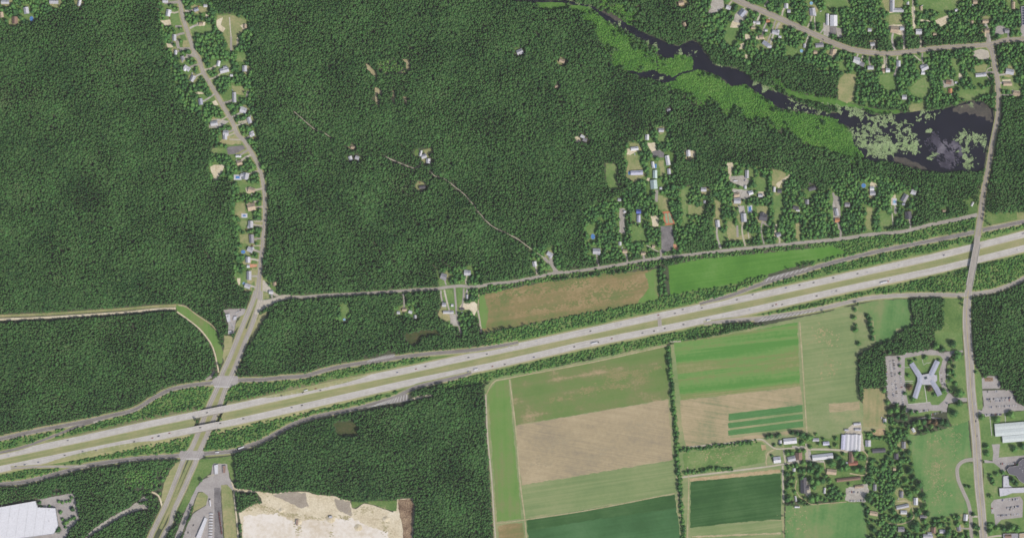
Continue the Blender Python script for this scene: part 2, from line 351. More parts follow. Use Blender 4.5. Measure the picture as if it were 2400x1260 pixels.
# ------------------------------------------------------------------ the ground
g = mesh_obj('ground', [W(-9000, -9000), W(11400, -9000), W(11400, 10200), W(-9000, 10200)], [(3, 2, 1, 0)], M['floor'])
tag(g, 'dark leaf-littered woodland ground under everything', kind='structure')
LEVEL = {'grass': .06, 'field': .14, 'dirt': .22, 'lot': .30}
_cnt = {}; _slots = {}
def area(name, pts, mat, level='grass', label=None, amp=1.5, land=0, z=None, grow=0.0, raise_to=None):
    """a stretch of ground as a sheet with broken edges"""
    k = _cnt[level] = _cnt.get(level, 0) + 1
    bb = (min(a for a, b_ in pts) - 4, max(a for a, b_ in pts) + 4, min(b_ for a, b_ in pts) - 4, max(b_ for a, b_ in pts) + 4)
    if z is None:                       # the lowest free layer among the sheets it overlaps
        used = {s for s, q in _slots.get(level, ()) if q[0] < bb[1] and bb[0] < q[1] and q[2] < bb[3] and bb[2] < q[3]}
        sl = next(s for s in range(99) if s not in used); _slots.setdefault(level, []).append((sl, bb))
        zz = LEVEL[level] + sl * .0065
    else: zz = z + .0035
    if land is not None: land_poly(pts, land)
    q = rough_outline(pts, amp, 4.0, k * 3.1) if amp > 0 else pts
    vs = [W(x, y, zz + (base_z(x, y) if raise_to else 0)) for x, y in q]
    tris = tessellate_polygon([[Vector((v.x, v.y, 0)) for v in vs]])
    fs = []
    for t in tris:
        a, b_, c = (vs[i] for i in t)
        fs.append(tuple(t) if (b_ - a).cross(c - a).z > 0 else tuple(reversed(t)))
    o = mesh_obj(name, vs, fs, mat)
    tag(o, label, kind='structure'); return o
def ribbon(name, pts, width, mat, z=.38, label=None, zf=None, parent=None, land=None, step=6.0, kind='structure', clip=None):
    c = catmull(pts, step) if len(pts) > 1 else pts
    wpts = width if isinstance(width, list) else None
    vs, fs, uv = [], [], []; s = 0.0; N = len(c); prev = None; line = []
    for i, p in enumerate(c):
        d = (c[min(i + 1, N - 1)] - c[max(i - 1, 0)]); d = d / max(d.length, 1e-6); nr = Vector((-d.y, d.x))
        if prev is not None: s += (p - prev).length
        prev = p
        t = i / max(1, N - 1)
        w = interp(wpts, t) if wpts else width
        zz = z + (zf(p.x, p.y) if zf else 0)
        for k, off in enumerate((-.5, 0, .5)):
            q = p + nr * (off * w); vs.append(W(q.x, q.y, zz)); uv.append((off * w, s))
        line.append((p.x, p.y, w))
        if i:
            a = (i - 1) * 3; b_ = i * 3
            for k in range(2): fs.append((a + k, a + k + 1, b_ + k + 1, b_ + k))
    me_up = (vs[1] - vs[0]).cross(vs[3] - vs[0]).z
    if me_up < 0: fs = [tuple(reversed(f)) for f in fs]
    o = mesh_obj(name, vs, fs, mat, parent, uv)
    if parent is None: tag(o, label, kind=kind)
    if land is not None:
        for (a, b_, w0), (c2, d2, w1) in zip(line, line[1:]): land_line([(a, b_), (c2, d2)], w0 / 2 + land, 0)
    return o
def nearmax(x, y): return max(base_z(x + dx, y + dy) for dx in (-5, 0, 5) for dy in (-5, 0, 5))

# ---- land cover painted from large to small
land_poly(B8((0, 470), (240, 495), (235, 610), (340, 630), (450, 670), (560, 750), (690, 740), (800, 815), (870, 870), (980, 945), (1200, 990), (1450, 1030), (1556, 1085), (1640, 1200), (1625, 1340), (1500, 1370), (1300, 1320), (1120, 1190), (900, 1100), (600, 1000), (300, 900), (60, 800), (0, 720)), 3)
land_poly(B4((600, 90), (800, 90), (900, 160), (1050, 260), (1250, 400), (1400, 480), (1420, 640), (1250, 670), (1110, 640), (1000, 630), (1000, 520), (900, 400), (820, 250), (700, 150)), 3)
land_poly(B4((1420, 540), (1560, 540), (1600, 600), (1575, 720), (1460, 690)), 3)
land_poly(B4((880, 40), (1000, 20), (1250, 60), (1290, 160), (1200, 220), (1100, 180), (1000, 120)), 3)
land_poly(B8((730, 560), (900, 640), (1000, 700), (1100, 780), (1300, 820), (1556, 860), (1556, 920), (1300, 890), (1100, 830), (960, 770), (820, 660)), 3)
MARSH = B8((0, 470), (240, 495), (235, 610), (340, 630), (450, 670), (560, 750), (690, 740), (800, 815), (870, 870), (980, 945), (1200, 990), (1450, 1030), (1556, 1085), (1640, 1200), (1625, 1340), (1500, 1340), (1300, 1290), (1120, 1160), (900, 1070), (600, 970), (300, 870), (60, 780), (0, 720))
for q, lb in ((MARSH, 'bright wet turf under the marsh shrubs'), (B4((600, 90), (800, 90), (900, 160), (1050, 260), (1250, 400), (1400, 480), (1420, 640), (1250, 670), (1110, 640), (1000, 600), (1000, 520), (900, 400), (820, 250), (700, 150)), 'bright wet turf at the northern end of the marsh'), (B4((1420, 540), (1560, 540), (1600, 600), (1575, 720), (1460, 690)), 'bright wet turf on the marsh island')):
    area('marsh_ground', q, M['marshgrass'], 'grass', lb, 5.0, land=None)
# gardens
YARDS = [
    A2((40, 0), (540, 0), (600, 130), (880, 130), (930, 300), (880, 480), (930, 800), (940, 1050), (960, 1270), (560, 1270), (480, 1150), (420, 1080), (240, 960), (170, 700), (120, 450), (50, 220)),
    A3((560, 0), (960, 0), (960, 140), (1000, 300), (1060, 500), (1060, 760), (1050, 1000), (1040, 1270), (780, 1270), (760, 1000), (720, 760), (720, 480), (520, 490), (500, 330), (560, 240)),
    A4((740, 0), (1010, 0), (1010, 260), (1170, 330), (1160, 440), (940, 440), (860, 400), (760, 360), (740, 250)),
    A1((-300, -300), (720, -300), (600, 80), (420, 130), (300, 200), (120, 250), (0, 180), (-300, 180)),
    B3((160, 270), (560, 240), (580, 440), (560, 580), (560, 720), (420, 880), (290, 820), (210, 680), (200, 440)),
    C8((100, -20), (250, -60), (250, 120), (120, 130)), C8((640, -10), (880, -60), (880, 110), (660, 100)),
    B3((1020, 60), (1290, 60), (1330, 280), (1180, 300), (1040, 300)),
    B5((100, 820), (420, 720), (560, 600), (480, 400), (480, 230), (640, 160), (760, 60), (900, 60), (940, 330), (960, 620), (1240, 600), (1240, 900), (1020, 1230), (400, 1290), (120, 1290)),
    B6((100, 400), (230, 150), (460, 180), (620, 220), (850, 230), (940, 420), (1160, 420), (1360, 230), (1560, 330), (1575, 780), (1000, 880), (240, 930), (120, 900)),
    B7((0, 240), (300, 260), (620, 370), (620, 640), (300, 760), (0, 760)),
    B8((120, -150), (700, -150), (1000, 130), (1500, 370), (1556, 420), (1556, 640), (1400, 660), (1200, 540), (900, 480), (700, 560), (520, 440), (300, 360), (320, 120)),
    B8((700, -150), (2800, -150), (2700, 320), (1556, 320), (1400, 330), (1000, 130)),
    C1((-40, 400), (400, 480), (900, 430), (1250, 420), (1290, 860), (1100, 870), (900, 900), (500, 940), (200, 920), (-40, 880)),
    C1((1340, 380), (1700, 380), (1700, 860), (1360, 860)),
    C1((1240, -200), (1900, -200), (1900, 330), (1240, 330)),
    C3((20, 300), (380, 220), (600, 320), (620, 760), (740, 1080), (900, 1060), (1130, 1040), (1200, 1400), (160, 1400), (160, 960), (20, 940)),
    D4((20, 240), (620, 220), (960, 240), (1330, 480), (1345, 1180), (820, 1120), (300, 1120), (300, 700), (0, 680)),
]
for i, y in enumerate(YARDS):
    land_poly(y, 4)
    area('garden_ground', y, M['turf'], 'grass', f'rough turf between gardens of neighbourhood number {i + 1}', 3.0, land=None)
# shrubs between highway and service roads
NSR_L = [(-80, 1046)] + A6((0, 345), (300, 280), (600, 222), (850, 172), (1050, 125), (1200, 90), (1300, 45)) + A5((0, 205), (150, 130), (330, 90), (500, 70), (640, 58), (800, 40), (1000, 35), (1200, 15), (1400, 0)) + C8((0, 580), (150, 545), (350, 512), (550, 482), (750, 452), (950, 428), (1150, 412), (1350, 395), (1575, 362)) + [(1193, 806), (1215, 802)]
SSR_L = [(-80, 1146)] + A6((0, 765), (200, 745), (400, 700), (600, 645), (750, 603), (900, 575), (1150, 540), (1400, 515), (1560, 507)) + A5((300, 730), (430, 720), (570, 710), (720, 695), (850, 655), (1000, 600), (1150, 520), (1300, 440), (1450, 390), (1575, 358)) + C8((150, 960), (320, 925), (500, 875), (650, 830), (760, 775), (850, 732), (1000, 695), (1150, 660), (1280, 628)) + [(1105, 873)]
NSR_R = [(1640, 712)] + C5((380, 242), (560, 195), (780, 112), (900, 72)) + [(1822, 653), (1868, 640), (1932, 620), (1983, 607), (2061, 588), (2142, 572), (2223, 556), (2277, 545), (2317, 536), (2400, 519), (2560, 484)]
SSR_R = C5((330, 437), (480, 418), (620, 405), (800, 392), (1000, 365), (1200, 335), (1400, 295)) + C2((0, 258), (150, 225), (300, 205), (500, 192), (750, 186), (950, 190), (1100, 180), (1300, 150), (1450, 95), (1556, 45)) + [(2470, 610), (2560, 560)]
def off(line, d): return [(x, y + d) for x, y in line]
def span(line, a, b):
    return [(x, interp(line, x)) for x in np.arange(a, b + 1, 20)]
for top, bot, nm in ((span(NSR_L, -80, 1200), span(WB, -80, 1200), 'north side of the highway west'), (span(EB, -80, 1080), span(SSR_L, -80, 1080), 'south side of the highway west'),
                 (off(span(WB, 1140, 1800), -46), span(WB, 1140, 1800), 'north side of the highway beside the brown field'), (span(NSR_R, 1780, 2540), span(WB, 1780, 2540), 'north side of the highway east'),
                 (span(EB, 1040, 1700), off(span(EB, 1040, 1700), 36), 'south side of the highway beside the hay fields'), (span(EB, 1680, 2540), span(SSR_R, 1680, 2540), 'south side of the highway east')):
    p = top + bot[::-1]; land_poly(p, 2)
    area('roadside_grass', p, M['turf'], 'grass', 'rough green roadside turf on the ' + nm, 1.0, land=None)
land_poly(span(NSR_R, 1900, 2290) + [(2290, 503), (2236, 515), (2182, 526), (2115, 542), (2048, 552), (1970, 560), (1900, 566)], 2)
area('roadside_grass', span(NSR_R, 1900, 2290) + [(2290, 503), (2236, 515), (2182, 526), (2115, 542), (2048, 552), (1970, 560), (1900, 566)], M['turf'], 'grass', 'rough turf wedge between the local road and the ramp', 1.0, land=None)
land_poly([(1120, 672), (1300, 640), (1550, 606), (1560, 625), (1300, 655), (1130, 690)], 2)
land_poly([(1600, 602), (1900, 567), (1900, 580), (1600, 615)], 2)
land_poly(A6((1150, 640), (1560, 620), (1540, 740), (1420, 860), (1300, 880), (1150, 800)), 2)

# ---- fields
area('field', [(1135, 905), (1160, 885), (1300, 860), (1560, 805), (1566, 810), (1580, 1000), (1600, 1300), (1160, 1300), (1140, 1000)], M['pasture'], 'grass', 'pale grassy margins around the western farm fields')
area('field', [(1572, 806), (1650, 792), (1870, 745), (1985, 720), (2060, 706), (2130, 704), (2138, 758), (2010, 830), (2012, 935), (2080, 1000), (2035, 1010), (1990, 1015), (1838, 1030), (1838, 1300), (1600, 1300), (1590, 1100)], M['pasture'], 'grass', 'pale grassy margins around the eastern farm fields')
area('field', C6((205, 275), (1160, 85), (1175, 405), (230, 565)), M['patchy'], 'field', 'green hay field with bare tan patches beside the highway')
area('field', C6((230, 570), (1170, 408), (1200, 780), (270, 935)), M['tilled'], 'field', 'bare tilled tan field between two green fields')
area('field', C6((270, 938), (1205, 785), (1215, 985), (285, 1135)), M['hay'], 'field', 'pale green field south of the tilled field')
area('field', C6((300, 1152), (1212, 992), (1260, 1380), (320, 1380)), M['blue_crop'], 'field', 'dark bluish green crop field at the bottom edge')
area('field', C6((300, 1152), (1212, 992), (1222, 1075), (700, 1150), (306, 1215)), M['dark_crop'], 'field', 'darker northern band of the bluish crop field', z=.212)
area('field', C6((62, 370), (110, 302), (188, 287), (268, 1140), (118, 1160)), M['strip'], 'field', 'long narrow green strip beside the wood')
area('field', C6((125, 1182), (275, 1165), (295, 1380), (130, 1380)), M['fallow'], 'field', 'small reddish plot at the south end of the strip')
area('field', C5((70, 600), (740, 500), (1145, 425), (1168, 980), (130, 1100), (95, 800)), M['hay_green'], 'field', 'banded green hay field east of the hedgerow')
area('field', C5((128, 1105), (1170, 983), (1195, 1140), (545, 1215), (560, 1430), (1200, 1350), (1200, 1380), (560, 1460), (180, 1520), (140, 1300)), M['tan_crop'], 'field', 'bare tan field wrapped around three green strips')
for i, s in enumerate((((540, 185), (1185, 102), (1190, 163), (545, 240)), ((540, 262), (1190, 182), (1192, 226), (545, 306)), ((540, 325), (1195, 243), (1195, 295), (545, 370)))):
    area('vegetable_bed', C4(*s), M['veg'], 'field', ('northernmost', 'middle', 'southernmost')[i] + ' of three dark green vegetable strips in the tan field', .4)
area('field', C5((1172, 402), (1560, 312), (1660, 900), (1665, 1110), (1225, 1130)), M['hay'], 'field', 'pale green pasture below the ramp')
area('field', C2((-140, 1130), (130, 1110), (130, 1180), (-130, 1210)), M['tan_crop'], 'field', 'narrow tan plot south of the pale pasture')
area('field', C4((1232, 215), (1480, 195), (1490, 330), (1420, 400), (1240, 350)), M['pasture'], 'field', 'small olive paddock behind the farm sheds')
area('field', C2((160, 1000), (350, 1000), (365, 1260), (330, 1330), (160, 1330)), M['drypasture'], 'field', 'reddish olive paddock beside the parking lot')
area('field', C2((120, 270), (300, 235), (560, 225), (575, 470), (450, 480), (430, 570), (270, 610), (250, 420), (180, 350), (110, 330)), M['meadow'], 'field', 'mown green field west of the square copse')
area('field', C2((-90, 290), (60, 290), (80, 560), (100, 620), (110, 980), (130, 1110), (-60, 1125)), M['hay'], 'field', 'narrow pasture strip beside the dark copse', z=.21)
area('field', C4((150, 525), (500, 480), (840, 420), (870, 470), (865, 600), (600, 650), (160, 670)), M['lawn'], 'field', 'green farm pasture between two hedges')
area('field', C4((215, 770), (1000, 697), (1005, 1095), (600, 1125), (215, 1170)), M['dark_crop'], 'field', 'dark green square crop field by the farm')
area('headland', C4((205, 742), (1000, 662), (1000, 692), (215, 768)), M['soilstrip'], 'field', 'bare tan strip along the top of the dark crop')
area('field', C4((215, 1180), (1010, 1105), (1030, 1400), (220, 1400)), M['hay'], 'field', 'pale hay strips south of the dark crop')
area('headland', C4((230, 1240), (1000, 1210), (1000, 1224), (230, 1256)), M['track'], 'field', 'thin tan strip across the southern hay field', z=.24)
area('field', C4((1040, 975), (1240, 975), (1556, 950), (1720, 960), (1760, 1300), (1720, 1420), (1040, 1420)), M['meadow'], 'field', 'green meadow south of the farmhouse')
area('field', C7((8, 555), (600, 432), (1300, 352), (1765, 292), (1775, 590), (1200, 700), (600, 812), (70, 910), (30, 880)), M['fallow'], 'field', 'long brown fallow field north of the highway')
area('field', C7((8, 555), (60, 545), (105, 700), (80, 880), (30, 880)), M['strip'], 'field', 'green west end of the brown fallow field', 2.0, z=.225)
area('field', C7((1640, 330), (1765, 292), (1775, 590), (1560, 640), (1690, 480)), M['strip'], 'field', 'green east end of the brown fallow field', 2.5, z=.225)
area('field', [(1567, 622), (1650, 606), (1800, 592), (1950, 576), (1990, 592), (1870, 622), (1790, 645), (1750, 655), (1740, 662), (1660, 676), (1570, 690)], M['bright'], 'field', 'bright green meadow between local road and ramp')
area('field', C3((540, 370), (700, 360), (930, 290), (1070, 240), (1100, 560), (1000, 600), (965, 650), (980, 760), (1050, 930), (1075, 1040), (740, 1090), (660, 760), (610, 740), (590, 560)), M['meadow'], 'field', 'large green sports meadow west of the main road')
area('lawn', C3((900, 100), (1060, 90), (1085, 240), (930, 290), (890, 200)), M['lawn'], 'field', 'lawn between clinic parking and main road')
area('lawn', C2((860, 220), (1000, 215), (1030, 690), (780, 660), (780, 500), (860, 490)), M['lawn'], 'field', 'rough lawn north of the clinic along main road')
area('lawn', C2((890, 800), (1040, 700), (1060, 1100), (900, 1000)), M['lawn'], 'field', 'lawn between clinic and main road')
area('lawn', C3((1020, 610), (1115, 610), (1145, 900), (1160, 1260), (1110, 1260), (1095, 1040), (1060, 930), (1010, 800), (985, 680)), M['lawn'], 'field', 'narrow lawn inside the driveway loop')
area('lawn', C2((1110, 770), (1190, 880), (1200, 1180), (1150, 1180)), M['lawn'], 'field', 'grass verge beside the eastern parking lot')
area('lawn', C3((1160, 180), (1300, 180), (1600, 150), (1600, 560), (1200, 590), (1170, 400)), M['lawn'], 'field', 'lawn around the long metal roofed hall')
area('lawn', C3((1200, 610), (1290, 605), (1400, 640), (1600, 760), (1600, 1400), (1240, 1400), (1210, 900)), M['lawn'], 'field', 'lawn around the dark roofed school')
area('field', C1((600, -60), (985, -60), (970, 80), (880, 100), (650, 80)), M['lawn'], 'field', 'large lawn at the top edge')
area('lawn', B8((1400, -60), (1600, -60), (1600, 60), (1480, 75), (1380, 60)), M['lawn'], 'field', 'bright lawn beside the white barn')
for i, p in enumerate((C1((0, 640), (90, 650), (100, 770), (60, 880), (20, 900), (-60, 860), (-60, 700)), C1((300, 650), (440, 650), (450, 790), (380, 800), (300, 720)), C1((570, 760), (650, 690), (720, 660), (735, 800), (700, 860), (580, 830)),
        C1((560, 910), (700, 890), (690, 950), (560, 980)), C1((930, 480), (980, 520), (1010, 640), (980, 690), (930, 560)), C1((600, 480), (760, 470), (740, 510), (620, 520)), C1((380, 130), (490, 120), (490, 210), (380, 210)), C1((380, 310), (480, 310), (470, 360), (390, 360)),
        B8((530, 240), (640, 240), (600, 380), (550, 390), (510, 350)), B8((920, 190), (1040, 200), (1020, 250), (930, 250)), B8((1060, 410), (1150, 430), (1130, 480), (1060, 470)), B8((1490, 530), (1560, 540), (1560, 640), (1520, 620)), C1((1130, 570), (1240, 560), (1220, 640), (1130, 620)), C1((1000, 770), (1150, 780), (1260, 760), (1280, 800), (1100, 860), (980, 850)))):
    area('lawn', p, M['lawn'] if i % 3 else M['drylawn'], 'field', f'garden lawn north of the pond, number {i + 1} of the river gardens', 2.0)
LAWNS_M = (B5((310, 400), (400, 410), (425, 460), (405, 560), (440, 640), (360, 655), (315, 560)), B5((510, 330), (610, 330), (625, 460), (520, 470)), B5((790, 150), (870, 130), (870, 200), (800, 210)), B5((800, 380), (850, 380), (860, 500), (820, 520)), B5((1010, 630), (1100, 625), (1060, 760), (1060, 940), (1035, 1010), (1020, 800)), B5((1070, 790), (1230, 800), (1210, 880), (1080, 870)),
    B5((560, 970), (680, 1010), (690, 1130), (560, 1120)), B5((800, 700), (890, 720), (890, 840), (800, 820)), B5((130, 980), (240, 970), (200, 1060), (150, 1060)), B5((1320, 740), (1380, 760), (1370, 900), (1330, 900)), B5((1350, 1040), (1420, 1050), (1410, 1140), (1350, 1150)), B6((250, 700), (310, 700), (360, 840), (460, 800), (500, 860), (260, 880)), B6((510, 300), (610, 300), (620, 420), (530, 430)), B6((670, 220), (800, 250), (760, 400), (670, 390)),
    B6((680, 480), (770, 440), (760, 560), (740, 700), (690, 720)), B6((880, 720), (930, 720), (925, 880), (890, 870)), B6((160, 800), (240, 800), (230, 900), (180, 920)), B7((190, 540), (240, 540), (230, 740), (180, 720)), B7((300, 590), (390, 590), (390, 720), (310, 730)), B7((1230, 560), (1290, 600), (1556, 580), (1700, 560), (1700, 620), (1556, 650), (1220, 690)), B6((1190, 440), (1250, 440), (1250, 560), (1210, 560)), B6((520, 560), (620, 560), (620, 640), (540, 650)),
    B7((1090, 540), (1140, 560), (1120, 600), (1030, 620)))
for i, p in enumerate(LAWNS_M):
    area('lawn', p, M['drylawn'] if i % 2 else M['lawn'], 'field', f'garden lawn along the local road, number {i + 1} counted along that road', 2.0)
LAWNS_W = (A2((590, 150), (700, 140), (860, 180), (860, 270), (790, 310), (780, 420), (730, 470), (690, 440), (650, 320), (580, 260)), A2((170, 120), (240, 130), (250, 230), (180, 240)), A2((270, 370), (320, 370), (330, 430), (270, 440)), A2((780, 480), (860, 490), (850, 570), (760, 570)), A2((720, 790), (840, 800), (830, 880), (740, 860)), A2((450, 880), (540, 910), (560, 960), (470, 930)), A3((700, 30), (790, 50), (810, 150), (640, 150), (600, 130)), A3((540, 190), (680, 190), (680, 235), (520, 235)), A3((750, 210), (850, 200), (880, 245), (760, 245)),
    A3((790, 520), (860, 520), (860, 600), (800, 590)), A3((760, 690), (840, 690), (850, 780), (800, 830), (740, 800)), A3((790, 860), (860, 860), (860, 940), (800, 930)), A3((790, 980), (880, 980), (880, 1060), (800, 1060)), A3((930, 520), (1000, 510), (1000, 620), (940, 600)), A3((920, 850), (1010, 850), (1000, 900), (930, 890)), A4((760, 240), (860, 230), (860, 340), (900, 380), (860, 385), (770, 350)), A4((905, 190), (965, 190), (940, 320), (910, 310)), A2((700, 1180), (760, 1200), (740, 1260), (700, 1260)), A2((340, 60), (500, 60), (500, 110), (380, 130)), A2((330, 240), (540, 230), (540, 300), (340, 300)))
for i, p in enumerate(LAWNS_W):
    area('lawn', p, M['drylawn'] if i % 2 == 0 else M['lawn'], 'field', f'garden lawn beside the winding road, number {i + 1} counted from the north', 2.0)
area('lawn', B3((190, 380), (250, 380), (250, 425), (195, 430)), M['lawn'], 'field', 'front lawn of the grey house north of the local road')
area('lawn', B3((225, 470), (320, 470), (330, 560), (235, 570)), M['lawn'], 'field', 'square lawn south of the local road')
area('lawn', B3((260, 580), (340, 580), (330, 650), (265, 650)), M['lawn'], 'field', 'lawn between white sheds near the brown field')
area('lawn', B3((365, 440), (430, 440), (420, 580), (370, 600)), M['lawn'], 'field', 'lawn west of the sandy clearing')
area('lawn', C8((180, -30), (235, -40), (230, 70), (150, 100)), M['lawn'], 'field', 'lawn beside the small teal pool')
area('lawn', B2((910, 200), (1000, 180), (1000, 220), (940, 250)), M['drylawn'], 'field', 'small dry lawn at the white woodland house')
area('lawn', B4((1395, 1010), (1400, 1030), (1380, 1030)), M['drylawn'], 'field', 'tiny woodland lawn')
# wetland clearing and brown openings in the woods
area('clearing', C8((760, 250), (880, 220), (1040, 205), (1060, 240), (900, 270), (880, 320), (800, 345), (760, 310)), M['bog'], 'field', 'reddish brown boggy clearing near the ramp', 3.0)
area('clearing', C8((90, 1060), (260, 1040), (310, 1090), (300, 1180), (120, 1180)), M['bog'], 'field', 'olive clearing in the southern wood', 3.0)
for i, p in enumerate((B1((225, 350), (250, 360), (330, 440), (320, 520), (300, 470), (240, 400)), B1((560, 315), (630, 318), (635, 400), (590, 440), (520, 450), (600, 400), (600, 340)), B1((310, 570), (370, 590), (390, 640), (330, 630), (360, 780), (340, 760), (310, 680)), B1((470, 600), (495, 620), (490, 720), (475, 690)), B1((570, 650), (600, 660), (610, 740), (590, 720)), B1((400, 435), (560, 428), (560, 440), (400, 446)))):
    area('clearing', p, M['track'], 'dirt', f'sandy scrape in the woodland clearing, piece {i + 1} from the west', 1.5)
land_poly(B1((330, 320), (500, 320), (600, 420), (480, 440), (350, 430)), 2)
# woodland edges: the utility strip in the west
area('utility_strip', A4((210, 530), (300, 540), (400, 620), (500, 690), (590, 790), (645, 960), (630, 1060), (590, 1090), (565, 950), (520, 860), (430, 750), (320, 660), (220, 590)), M['strip'], 'field', 'green cleared utility strip slanting to the crossroads', 1.5)
ribbon('dirt_track', [(-80, 751), (0, 748), (100, 744), (200, 738), (300, 731), (360, 725), (412, 722)], 5, M['sand'], .24, 'pale sandy track along the western utility strip', land=3)
ribbon('utility_strip', [(-80, 743), (0, 740), (100, 736), (200, 730), (300, 723), (360, 718), (420, 715)], 6, M['drylawn'], .1, 'grassy edge of the western sandy track', land=1)
ribbon('dirt_track', A4((215, 590), (320, 665), (430, 755), (520, 870), (560, 960), (590, 1090), (600, 1150)), 3.2, M['sand'], .25, 'sandy track along the green utility strip', land=1)
ribbon('dirt_track', A4((230, 530), (300, 545), (400, 620), (520, 700), (590, 770)), 3, M['track'], .26, 'faint sandy track on the north edge of the utility strip', land=1)
area('verge', A4((650, 810), (730, 820), (720, 900), (650, 1050), (635, 1010), (650, 900)), M['verge'], 'field', 'dry grass verge beside the divided road north')
area('verge', A4((975, 620), (1060, 580), (1040, 640), (960, 760), (920, 860), (890, 870), (920, 760)), M['verge'], 'field', 'dry grass verge east of the divided road')
area('verge', A4((1000, 410), (1060, 420), (1070, 470), (1010, 480)), M['drylawn'], 'field', 'triangle of dry grass at the road fork')
area('verge', A4((830, 600), (845, 620), (760, 760), (740, 770), (770, 680)), M['drylawn'], 'field', 'grass sliver between business lot and road')
area('verge', A5((210, 790), (255, 790), (200, 920), (100, 1150), (60, 1180), (100, 980), (150, 880)), M['verge'], 'field', 'dry tan verge west of the divided road south')
area('verge', A5((430, 770), (720, 740), (740, 1000), (690, 880), (560, 800), (520, 900), (430, 960), (350, 1150), (280, 1260), (220, 1260), (340, 980), (400, 830)), M['turf'], 'field', 'green verge between divided road and depot')

def feather(name, blobs, mat, label, z, seed=1, size=(.8, 2.6), stretch=1.8):
    """ragged patches that thin out towards their edges: (x, y, rx, ry, tilt, count)"""
    rr = random.Random(seed); vs, fs = [], []
    for cx, cy, rx, ry, tilt, cnt in blobs:
        ct, st_ = math.cos(R(tilt)), math.sin(R(tilt))
        for _ in range(cnt):
            u, v = rr.gauss(0, .5) * rx, rr.gauss(0, .5) * ry
            x, y = cx + u * ct - v * st_, cy - u * st_ - v * ct
            if noise.noise(Vector((x * .06, y * .06, seed))) + rr.gauss(0, .22) < -.1: continue
            s = rr.uniform(*size); k = len(vs); a0 = rr.random(); n = 6
            for q in range(n):
                a = a0 + q * 6.283 / n; e = s * rr.uniform(.7, 1.2)
                p, w = math.cos(a) * e * stretch, math.sin(a) * e
                vs.append(W(x + p * ct - w * st_, y - p * st_ - w * ct, z + rr.random() * .03))
            fs.append(tuple(range(k, k + n)))
    o = mesh_obj(name, vs, fs, mat); tag(o, label, kind='structure'); return o
feather('bare_soil', [(1484, 876, 32, 10, 8, 260), (1440, 882, 26, 16, 8, 240), (1385, 912, 26, 10, 8, 170), (1450, 905, 34, 7, 5, 150), (1315, 935, 30, 6, 6, 110), (1505, 890, 22, 10, 5, 90), (1540, 862, 9, 4, 0, 24)], M['barehay'], 'ragged bare tan patches in the green hay field', .245, 3, (.7, 2.0))
feather('bare_soil', [(1440, 672, 62, 14, 8, 420), (1380, 700, 70, 18, 8, 420), (1470, 660, 40, 10, 8, 200), (1250, 730, 50, 8, 8, 160), (1215, 705, 22, 8, 0, 60), (1330, 720, 60, 8, 8, 160)], M['straw'], 'ragged straw-coloured patches in the brown fallow field', .245, 4, (.7, 1.9))
feather('weed_growth', [(1180, 700, 40, 14, 30, 240), (1260, 680, 50, 10, 8, 240), (1330, 668, 60, 10, 8, 240), (1240, 655, 90, 7, 10, 240), (1380, 650, 90, 6, 8, 220), (1400, 730, 90, 6, 9, 180), (1250, 755, 90, 5, 9, 180), (1340, 712, 20, 8, 0, 60)], M['weed'], 'green weeds spreading through the brown fallow field', .25, 5, (.7, 1.9))
feather('worn_turf', [(2195, 1080, 30, 60, 0, 420), (2235, 1030, 20, 40, 0, 160), (2200, 1150, 30, 40, 0, 200)], M['drypasture'], 'worn tan turf in the middle of the sports meadow', .245, 6, (.7, 1.8), 1.0)
feather('worn_turf', [(1930, 790, 40, 30, 0, 200), (1940, 860, 30, 30, 0, 120), (1700, 1065, 60, 14, 5, 150), (1860, 1220, 40, 30, 0, 120)], M['drypasture'], 'worn tan turf in the eastern pastures', .25, 7, (.7, 1.8), 1.3)
feather('damp_soil', [(1320, 1030, 50, 24, 8, 260), (1420, 1060, 60, 24, 8, 240), (1260, 1080, 40, 20, 8, 140), (1500, 1000, 50, 20, 8, 160)], M['damp'], 'faint greyer soil in the tilled field', .245, 8, (.6, 1.4), 3.0)
# ---- sand pit, depot, warehouse
area('sand_pit', [(547, 1130)] + A8((-480, 640), (-150, 690), (0, 710), (200, 690), (400, 690), (550, 730), (750, 740), (900, 790), (950, 800), (975, 890), (1020, 900), (1120, 832), (1250, 862), (1480, 945), (1530, 780), (1720, 770), (1740, 900), (1700, 1500), (-400, 1500), (-380, 1200), (-420, 950), (-250, 850), (-130, 830), (-150, 770), (-200, 700), (-480, 690)), M['sand'], 'dirt', 'sandy floor and banks of the quarry', .8)
area('sand_pit', A8((-360, 1000), (-100, 960), (50, 960), (250, 1060), (420, 1040), (700, 1030), (900, 1000), (1050, 1060), (1200, 1130), (1420, 1180), (1440, 1500), (-370, 1500)), M['whitesand'], 'dirt', 'white bare sand in the middle of the quarry', 4.0, z=.33)
area('silt_patch', A8((-10, 735), (180, 692), (390, 700), (440, 870), (350, 895), (200, 825)), M['silt'], 'dirt', 'western grey silt patch on the quarry bank', 3.0, z=.36)
area('silt_patch', A8((760, 780), (860, 782), (948, 812), (970, 985), (790, 905)), M['silt'], 'dirt', 'eastern grey silt patch on the quarry bank', 3.0, z=.36)
area('quarry_grass', A8((960, 810), (1100, 820), (1230, 800), (1525, 800), (1520, 930), (1400, 910), (1250, 850), (1120, 825), (1000, 890), (965, 880)), M['turf'], 'dirt', 'bright grass on the upper quarry bank', 1.2, z=.37)
area('debris_bank', A8((1530, 790), (1715, 778), (1735, 900), (1690, 1500), (1590, 1500), (1600, 1150), (1555, 960)), M['debris'], 'dirt', 'brown wood debris bank at the quarry edge', 1.5, z=.38)
